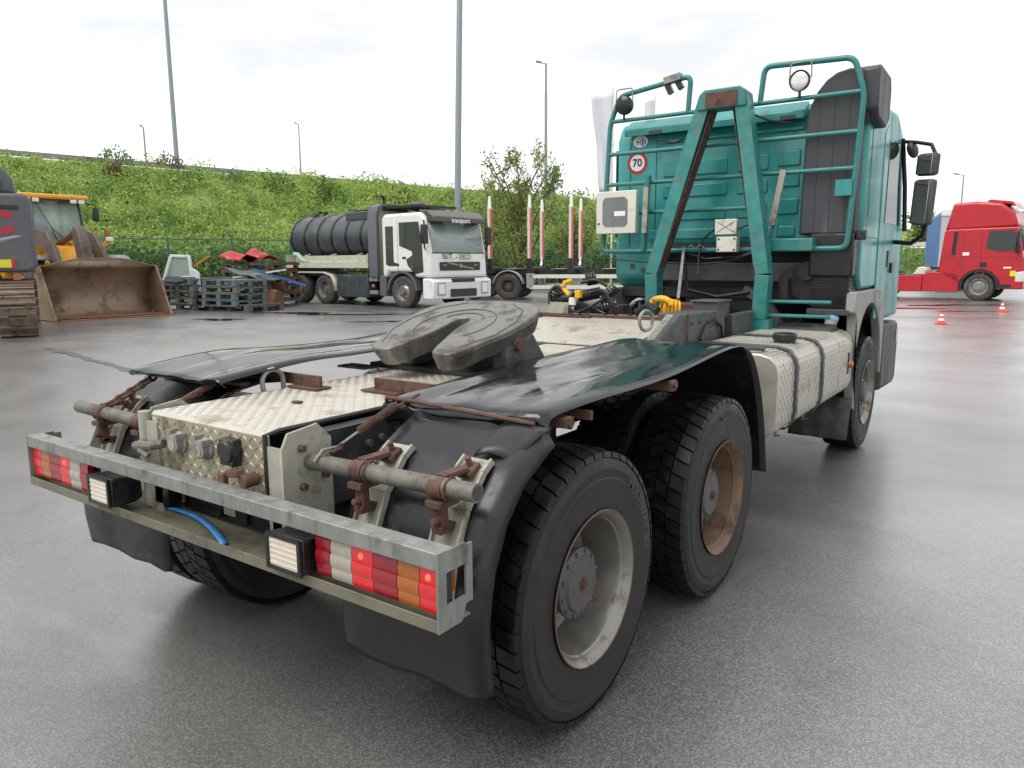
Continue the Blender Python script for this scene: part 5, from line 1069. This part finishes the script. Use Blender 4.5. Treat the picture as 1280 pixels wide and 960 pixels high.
for s in (1,-1):
    a, b = (.80,1.2) if s > 0 else (-1.2,-.80)
    mb = MB(); mb.box(a,b,-5.75,-1.5,1.24,1.30); mb.box(s*1.17-.02,s*1.17+.02,-5.75,-1.5,1.24,1.42); mb.box(a,b,-5.78,-5.75,1.24,1.70); mb.box(a,b,-1.5,-1.47,1.24,1.70); mb.box(s*.80-.02,s*.80+.02,-5.75,-1.5,1.30,1.66); mb.build('hose_tray', M['truck_cream'], TA)
    MB().tube([(s*.95,-5.6,1.72),(s*1.0,-5.35,1.70),(s*1.03,-5.0,1.48),(s*1.02,-4.4,1.40),(s*1.02,-1.7,1.40)],.085,10).build('suction_hose', M['hose_green'], TA)
    for y in (-4.6,-3.2,-1.9): MB().tube([(s*1.18,y,1.40),(s*1.18,y-.08,1.66),(s*.95,y-.12,1.70)],.025,6).build('tray_stay', M['truck_cream'], TA)
MB().box(-1.1,1.1,-5.72,-5.6,.7,1.24).build('rear_beam', M['exc_grey'], TA)
MB().box(-.4,.4,.45,.85,1.72,2.3).build('cab_seat', M['exc_grey'], TA, bevel=.08); MB().lathe([(.95,.14),(.97,.16),(.99,.14)],16,1,(-.1,0,2.42)).build('cab_fan', M['black'], TA); MB().box(.38,.62,.9,.98,1.9,2.3).build('red_pennant', M['red_print'], TA, bevel=.03)
# ---------------- log trailer
M['stake_white'] = mat('white_stake', hx('#cfc6bd'), .5, var=.08); M['stake_red'] = mat('red_stake_stripe', hx('#b55a58'), .5, var=.1)
LT = thing('log_trailer', 'low log trailer with upright red and white stakes parked beyond the tanker', 'trailer', LD(1.45,29.6,.3), heading(.968,-.25))
MB().box(.30,.42,-4,5,.88,1.15).build('frame_beam', M['black'], LT); MB().box(-.42,-.30,-4,5,.88,1.15).build('frame_beam', M['black'], LT)
for y in np.arange(-3.6,5,.9): MB().box(-.3,.3,y,y+.1,.92,1.05).build('cross_member', M['black'], LT)
for y in (-3.0,-.95,.95,2.85):
    if y > -.96: MB().box(-.95 if False else -.8,.95,y-.65,y-.15,1.152,1.17).build('deck_sheet', M['galv'], LT)
for y in (-2.05,-.50,1.07,3.6):
    MB().box(-1.15,1.15,y-.12,y+.12,1.0,1.24).build('bunk_beam', M['black'], LT, bevel=.02)
    for s in (1,-1):
        if y < -1.5 and s < 0: continue
        x = s*1.1; MB().box(x-.07,x+.07,y-.09,y+.09,1.24,1.55).build('stake_socket', M['black'], LT)
        o = MB().box(x-.06,x+.06,y-.075,y+.075,1.55,3.45).build('stake', M['stake_white'], LT, bevel=.01); MB().box(x-.064,x+.064,y+.02,y+.079,1.55,3.40).build('red_stripe', M['stake_red'], o)
        MB().hexa([(x-.05,y-.06,3.45),(x+.05,y-.06,3.45),(x+.05,y+.06,3.45),(x-.05,y+.06,3.45),(x-.03,y-.04,3.88),(x+.03,y-.04,3.88),(x+.03,y+.04,3.88),(x-.03,y+.04,3.88)]).build('stake_tip', M['white_print'], o)
        if s < 0: MB().tube([(x+.05,y,1.6),(x+.06,y,1.4),(x+.2,y,1.26)],.05,8).build('stake_foot', M['white_print'], o)
for s in (1,-1):
    for z in (.42,.82): MB().box(s*1.13-.02,s*1.13+.02,-.5,4.2,z,z+.14).build('side_guard', M['white_box'], LT)
    for y in (-1.35,-2.7): 
        bg_wheel(LT, .98, y, .5, .34, .28, M['ldr_arm'], s, dish=.1); MB().lathe([(s*.78,.60),(s*1.18,.60)],14,0,(0,y,.50),R(10),R(170)).build('fender', M['exc_light'], LT, solid=.04)
    MB().box(s*1.0-.15,s*1.0+.15,-.62,-.35,.45,1.0).build('storage_box', M['exc_light'], LT, bevel=.02)
MB().box(-.2,.1,.9,1.3,.55,.95).build('air_tank', M['white_box'], LT, bevel=.03)
# ---------------- yard clutter
M['pal_blue'] = mat('weathered_blue_pallet', hx('#5c686c'), .75, var=.2, vsc=4, dirt=hx('#5a564e'), da=.42, dsc=3)
M['pal_grey'] = mat('weathered_grey_pallet', hx('#686660'), .8, var=.25, vsc=4, dirt=hx('#4e4a44'), da=.45, dsc=3)
M['pal_dark'] = mat('dark_wet_pallet', hx('#55534e'), .7, var=.25, vsc=4, dirt=hx('#3b3733'), da=.45)
M['rack_rust'] = mat('rusty_rack_steel', hx('#6b4637'), .7, var=.3, vsc=3, dirt=hx('#4d4440'), da=.45, dsc=2)
M['red_metal'] = mat('red_sheet_metal', hx('#a81d25'), .4, var=.2, vsc=2)
M['blue_metal'] = mat('blue_paint', hx('#3f67a6'), .45)
M['tarp'] = mat('dark_grey_tarp', hx('#55585a'), .6, var=.2)
M['white_metal'] = mat('white_door_paint', hx('#cfd2d2'), .4, var=.06, dirt=hx('#8d8a82'), da=.3)
M['orange'] = mat('orange_paint', hx('#c9762c'), .5)
def pallet_parts():
    a, b, c = MB(), MB(), MB()
    for i in range(6): a.box(-.6,.6,-.40+i*.145-.0,-.40+i*.145+.10-.0,.122,.144)
    for x in (-.6,-.07,.46): a.box(x,x+.14,-.4,.425,.098,.120)
    for x in (-.6,-.07,.46):
        for y in (-.40,-.06,.325): b.box(x,x+.14,y,y+.10,.024,.098)
    for y in (-.40,-.06,.325): c.box(-.6,.6,y,y+.10,.0,.022)
    return a.mesh('deck_boards'), b.mesh('blocks'), c.mesh('base_boards')
PM = {}
for k in ('pal_blue','pal_grey','pal_dark'):
    PM[k] = pallet_parts()
    for m_ in PM[k]: m_.materials.append(M[k])
def pallet(L, D, z, rz, k, label, sc=1.0):
    t = thing('pallet', label, 'pallet', LD(L,D,z), rz, 'stacked pallets'); t.scale = (sc,sc*1.15,sc*1.05)
    for nm, me in zip(('deck_boards','blocks','base_boards'), PM[k]): link(nm, me, None, t)['kind'] = 'stuff'
H0 = heading(.86,-.5)+PI/2
pl_ = [('pal_dark','wide dark pallet at the bottom of the front pallet stack'),('pal_blue','blue-grey pallet second from the bottom of the front stack'),('pal_blue','blue-grey pallet third from the bottom of the front stack'),('pal_grey','worn grey pallet fourth from the bottom of the front stack'),('pal_blue','topmost blue-grey pallet of the front stack')]
z = .30
for i,(k,lb) in enumerate(pl_):
    pallet(-8.55+(.35 if i == 0 else .03*math.sin(i*5)), 23.3, z, H0+.05*math.sin(i*3), k, lb, 1.45 if i == 0 else 1.25); z += (.16 if i == 0 else .2)
z = .30
for i,(k,lb) in enumerate([('pal_dark','bottom pallet of the stack right behind the loader bucket'),('pal_grey','second pallet of the stack right behind the loader bucket'),('pal_dark','third pallet of the stack right behind the loader bucket'),('pal_blue','fourth pallet of the stack right behind the loader bucket'),('pal_blue','pale blue top pallet under the white door frame')]):
    pallet(-10.15, 24.1, z, H0+.04*math.sin(i*4+1), k, lb, 1.25); z += .2
zt = z
dr = thing('vehicle_door', 'white vehicle door frame leaning on the left pallet stack', 'door', LD(-10.25,23.5,1.22), heading(0,1)); dr.scale = (.72,.72,.72)
dr.scale = (.95,.95,.95); mb = MB()
for a, b in (((-.55,0,0),(-.27,.04,.80)),((-.29,.04,.80),(.34,.04,.77)),((.31,.04,.79),(.35,.02,.38)),((-.52,0,.06),(.34,0,.10))): mb.bar(a,b,.10,.09,(0,1,0))
mb.build('window_frame', M['white_metal'], dr, bevel=.02)
MB().prism([(.30,.42),(.44,.40),(.62,.27),(.66,-.42),(.55,-.42),(.50,.06),(.30,.10)][::-1],1,-.03,.05).build('door_skin', M['white_metal'], dr, bevel=.015) if False else pxz(MB(), [(.30,.42),(.46,.38),(.62,.26),(.66,-.42),(.54,-.42),(.50,.06),(.30,.12)], -.03, .05).build('door_skin', M['white_metal'], dr, bevel=.015)
pxz(MB(), [(-.54,-.04),(.50,-.02),(.50,.12),(-.48,.14)], -.05, -.01).build('door_sill', M['pal_blue'], dr); pxz(MB(), [(-.44,.14),(.28,.14),(.27,.70),(-.24,.72)], .02, .03).build('door_glass', M['glass_clear'], dr)
tag(MB().bar((0,0,0),(.5,.2,.30),.06,.05).build('orange_bar', M['orange'], None, loc=LD(-10.0,24.0,1.66)), 'short orange bar lying behind the white door frame', 'bar')
bx_ = thing('junk_crate', 'grey wooden crate between the two pallet stacks', 'crate', LD(-8.9,25.3,.3), H0)
mb = MB(); mb.box(-.7,.7,-.5,.5,0,1.0); mb.build('crate_body', M['pal_grey'], bx_); 
for zz in (.1,.4,.7): MB().box(-.72,.72,-.53,-.501,zz,zz+.18).build('slat', M['pal_grey'], bx_)
mb = MB(); mb.grid([[( -.95+1.9*u, -.6+1.2*v, 1.02+.18*math.sin(3*u+1)+.06*math.sin(9*u+4*v)) for u in np.linspace(0,1,14)] for v in np.linspace(0,1,6)]); o = mb.build('tarpaulin', M['tarp'], None, solid=.02, loc=LD(-8.7,25.3,.34)); o.rotation_euler = (0,0,H0); tag(o, 'dark grey tarpaulin heaped over the crate behind the front pallets', 'tarpaulin')
tag(MB().bar((0,0,0),(.9,1.35,-.55),.10,.08).build('blue_strut', M['blue_metal'], None, loc=LD(-8.35,24.6,1.55)), 'blue metal strut leaning against the rusty rack stack', 'strut')
tag(MB().bar((0,0,0),(1.5,.95,.25),.10,.05).build('white_profile', M['white_metal'], None, loc=LD(-9.1,24.8,1.28)), 'thin white metal profile lying across the junk heap', 'profile')
# rusty stacked steel racks, one thing per rack
def rack(L, D, z, w_, dpt, h, mt_, label, rz):
    t = thing('steel_rack', label, 'rack', LD(L,D,z), rz, 'rusty racks stacked beside the tanker')
    mb = MB(); mb.box(-w_/2,w_/2,-dpt/2,-dpt/2+.1,h*.45,h*.75); mb.box(-w_/2,w_/2,dpt/2-.1,dpt/2,h*.45,h*.75); mb.box(-w_/2,-w_/2+.1,-dpt/2+.1,dpt/2-.1,h*.5,h*.72); mb.box(w_/2-.1,w_/2,-dpt/2+.1,dpt/2-.1,h*.5,h*.72); mb.build('rack_frame', mt_, t)
    for i in range(7): MB().box(-w_/2+.02+i*w_/7,-w_/2+.02+i*w_/7+w_/9,-dpt/2+.01,dpt/2-.01,h*.76,h*.9).build('rack_slat', mt_, t)
    for x in (-w_/2+.05,0,w_/2-.18):
        for y in (-dpt/2+.02,dpt/2-.14): MB().box(x,x+.13,y,y+.12,0,h*.44).build('rack_foot', mt_, t)
RZ = heading(.86,-.5)+PI/2; z = .3
for i,(h,mt_,lb,dx) in enumerate([(.26,'pal_blue','grey-blue steel rack at the bottom of the rusty stack',0),(.24,'rack_rust','rusty rack just above the grey-blue bottom rack',.06),(.24,'pal_dark','dark rack in the lower middle of the rusty stack',-.08),(.26,'rack_rust','rusty rack in the middle of the stack beside the tanker',.05),(.24,'rack_rust','rusty rack second from the top of the stack',-.05),(.24,'pal_dark','dark topmost rack carrying the red sheet',.0)]):
    rack(-8.75+dx, 26.6, z, 2.3, 1.4, h, M[mt_], lb, RZ+.03*math.sin(i*5)); z += h+.005
mb = MB(); mb.grid([[(-1.2+2.2*u, -.6+1.0*v, .06+.22*math.sin(PI*v)*(1-.5*u)+.07*math.sin(9*u+2*v)+.05*math.sin(17*u-6*v)+(.16 if .55 < u < .8 and v < .5 else 0)) for u in np.linspace(0,1,12)] for v in np.linspace(0,1,8)]); o = mb.build('crumpled_hood', M['red_metal'], None, solid=.03, loc=LD(-8.95,26.4,z)); o.rotation_euler = (0,0,RZ); tag(o, 'crumpled red sheet metal panel on top of the rusty racks', 'sheet metal')
tag(MB().tube([(.0,0,0),(1.1,.75,.05)],.16,12).build('rusty_pipe', M['rack_rust'], None, loc=LD(-9.0,25.6,.9)), 'fat rusty pipe lying in front of the rusty racks', 'pipe')
tag(MB().lathe([(-.12,.2),(-.14,.3),(-.12,.42),(.12,.42),(.14,.3),(.12,.2)],24,1,(0,0,0)).build('loose_tyre', M['rubber_dry'], None, loc=LD(-11.0,24.6,1.25)), 'old loose tyre between the loader bucket and the door frame', 'tyre')
tag(MB().prism([(-.3,0),(.3,0),(.2,.5),(-.1,.6)],0,-.5,.5).build('rusty_housing', M['rack_rust'], None, bevel=.05, loc=LD(-8.0,24.9,.31)), 'dark rusty housing standing right of the front pallets', 'housing')
# ---------------- red tractor unit
M['red_paint'] = mat('red_truck_paint', hx('#b01020'), .3, var=.08, vsc=1.5, coat=.3, dirt=hx('#8a1a22'), da=.3)
RT = thing('red_tractor_truck', 'red tractor unit parked on the right edge of the yard', 'truck', LD(20.45,32.7,0), heading(.745,-.667)); RT.scale = (1.10,1.10,1.12)
mb = MB(); mb.prism([(-1.42,1.05),(-1.30,2.60),(-1.12,2.66),(1.1,2.70),(1.28,2.0),(1.40,1.2),(1.42,.45),(.70,.45),(.62,.75),(.35,1.05),(-.35,1.05),(-.62,.75),(-.68,.62),(-1.0,.80)],0,-1.2,1.2); rc = mb.build('cab', M['red_paint'], RT, bevel=.05, seg=3)
mb = MB(); mb.prism([(-1.30,2.60),(-1.08,3.62),(-.3,3.66),(.5,3.56),(.95,3.2),(1.12,2.70)],0,-1.175,1.175); mb.build('roof_fairing', M['red_paint'], rc, bevel=.10, seg=3)
MB().prism([(-.05,3.66),(.85,3.50),(1.0,3.36),(.8,3.62),(.1,3.72)],0,-.9,.9).build('roof_hatch', M['red_paint'], rc, bevel=.02)
MB().prism([(.14,1.92),(.20,2.56),(.98,2.60),(1.15,2.2),(1.12,1.86),(.6,1.80)],0,1.2,1.212).build('door_window', M['glass'], rc); MB().prism([(-1.0,1.7),(-.96,2.58),(-.83,2.58),(-.87,1.7)],0,1.2,1.21).build('side_vent', M['black'], rc)
mb = MB(); mb.add([(-1.0,1.34,1.85),(1.0,1.34,1.85),(.98,1.14,2.66),(-.98,1.14,2.66)],[(0,1,2,3)]); mb.build('windscreen', M['glass'], rc, solid=.01)
MB().box(1.196,1.204,-.02,-.008,.9,2.6).build('door_seam', M['black_print'], rc); MB().box(1.196,1.204,-.02,1.2,1.60,1.612).build('body_crease', M['black_print'], rc); MB().box(1.2,1.225,-.02,.2,1.26,1.42).build('door_handle', M['black'], rc)
MB().box(1.197,1.2035,-1.3,-.02,1.60,1.612).build('body_crease', M['black_print'], rc); MB().box(1.197,1.2035,-.62,-.61,1.06,2.58).build('panel_seam', M['black_print'], rc); MB().box(1.197,1.2035,.62,1.2,.86,.872).build('panel_seam', M['black_print'], rc); MB().box(1.2,1.209,.66,1.05,.50,.62).build('cab_step', M['black'], rc); MB().box(1.18,1.203,-.9,-.8,2.9,3.5).build('fairing_trim', M['black'], rc) if False else None; MB().box(-1.0,1.0,1.405,1.43,.95,1.6).build('grille', M['black'], rc); MB().box(1.201,1.206,-.62,-.40,1.68,1.80).build('side_badge', M['white_print'], rc); MB().box(1.201,1.206,.75,1.0,1.20,1.26).build('name_badge', M['white_print'], rc); MB().box(1.201,1.206,.98,1.16,.92,1.12).build('yellow_sticker', M['sticker_yellow'], rc)
MB().prism([(1.15,.72),(1.15,1.06),(1.40,1.10),(1.43,.72)],0,.72,1.21).build('headlight', M['lamp_front'], rc, bevel=.02)
MB().box(1.22,1.42,1.10,1.22,1.75,2.55).build('mirror', M['black'], rc, bevel=.05); MB().box(-1.42,-1.22,1.10,1.22,1.75,2.55).build('mirror', M['black'], rc, bevel=.05)
for s in (1,-1):
    MB().lathe([(s*.9,.66),(s*1.215,.66),(s*1.215,.56),(s*.9,.56)],20,0,(0,0,.52),R(-8),R(188)).build('wheel_arch', M['black'], RT)
    bg_wheel(RT, 1.02, 0, .51, .32, .30, M['galv'], s, dish=.02); bg_wheel(RT, .98, -3.75, .51, .5, .30, M['galv'], s, dish=.12)
    a, b = (1.0,1.2) if s > 0 else (-1.2,-1.0)
    MB().prism([(-.66,.32),(-.70,.95),(-1.05,1.06),(-1.75,1.06),(-1.95,.95),(-1.95,.32)],0,a,b).build('side_skirt', M['red_paint'], RT, bevel=.02); MB().box(a,b,-4.4,-1.965,.30,.93).build('side_skirt', M['red_paint'], RT, bevel=.02)
MB().box(-.45,.45,-4.9,1.0,.65,.95).build('chassis', M['black'], RT); MB().box(-.5,.5,-3.9,-3.0,1.0,1.15).build('fifth_wheel', M['black'], RT, bevel=.05); MB().box(-1.1,1.1,-1.9,-1.5,1.0,1.12).build('catwalk', M['galv'], RT); MB().prism([(-2.4,.95),(-2.2,1.25),(-1.9,1.25),(-1.8,.95)],0,.3,.9).build('air_unit', M['white_box'], RT, bevel=.03)
# ---------------- trucks far behind
CT = thing('curtain_trailer', 'grey and blue box trailer behind the red tractor unit', 'trailer', LD(25.0,42,0), heading(.43,.9))
M['blue_curtain'] = mat('blue_curtain', hx('#4f78b0'), .6, var=.06); M['grey_curtain'] = mat('grey_curtain', hx('#b0b2b4'), .6, var=.06)
MB().box(-1.25,1.25,0,13,1.3,4.35).build('box_body', M['grey_curtain'], CT); MB().box(-1.262,-1.252,.15,12.9,1.35,4.25).build('side_curtain', M['blue_curtain'], CT); MB().box(1.252,1.262,.15,12.9,1.35,4.25).build('side_curtain', M['blue_curtain'], CT)
for x in (-.6,0,.6): MB().box(x-.03,x+.03,-.03,-.002,1.4,4.2).build('door_bar', M['galv'], CT)
MB().box(-1.28,1.28,-.05,.0,4.1,4.4).build('top_frame', M['white'], CT); MB().box(-1.2,1.2,.3,12.5,.9,1.28).build('chassis', M['black'], CT)
for s in (1,-1):
    for y in (1.5,2.8): bg_wheel(CT, 1.0, y, .5, .3, .3, M['galv'], s)
WT = thing('white_truck', 'small distant white truck cab facing the camera beside the teal cab', 'truck', LD(44.5,84,0), heading(-.47,-.88))
mb = MB(); mb.prism([(-1.6,.6),(-1.6,3.0),(.2,3.0),(.45,1.9),(.5,.6)],0,-1.2,1.2); wc = mb.build('cab', M['white'], WT, bevel=.06); MB().prism([(.24,2.9),(.45,1.95),(.47,1.95),(.26,2.9)],0,-1.05,1.05).build('windscreen', M['glass'], wc); MB().box(-.8,.8,.49,.52,1.1,1.6).build('grille', M['exc_grey'], wc); MB().box(-1.22,1.22,.1,.6,.4,.8).build('bumper', M['exc_grey'], wc)
for z in (1.2,1.35,1.5): MB().box(-.75,.75,.52,.53,z,z+.05).build('grille_slat', M['white'], wc)
MB().box(-1.2,1.2,-9,-1.7,1.0,3.6).build('load_body', M['grey_curtain'], WT)
for s in (1,-1):
    for y in (-.5,-6): bg_wheel(WT, 1.0, y, .5, .3, .3, M['galv'], s)
# ---------------- traffic cones
M['cone_red'] = mat('cone_red_orange', hx('#d8452f'), .5, var=.06)
def cone(label, loc, h):
    t = thing('traffic_cone', label, 'traffic cone', loc, .3, 'traffic cones in front of the red truck'); k = h/.36
    MB().box(-.14*k,.14*k,-.14*k,.14*k,0,.03*k).build('base', M['cone_red'], t, bevel=.01)
    pr = lambda z: .095*k*(1-z/.38)+.012
    for z0,z1,m_ in ((.03,.10,'cone_red'),(.10,.17,'white_print'),(.17,.23,'cone_red'),(.23,.29,'white_print'),(.29,.36,'cone_red')):
        MB().lathe([(z0*k,pr(z0)),(z1*k,pr(z1)),(z1*k+(.0 if z1 < .36 else .001),pr(z1) if z1 < .36 else .002)],20,2).build('cone_band', M[m_], t)
cone('nearer traffic cone, standing between the teal cab and the other cone', (.16,21.06,gz(.16,21.06)), .34); cone('farther traffic cone below the front wheel of the red truck', (1.25,27.36,gz(1.25,27.36)), .36)
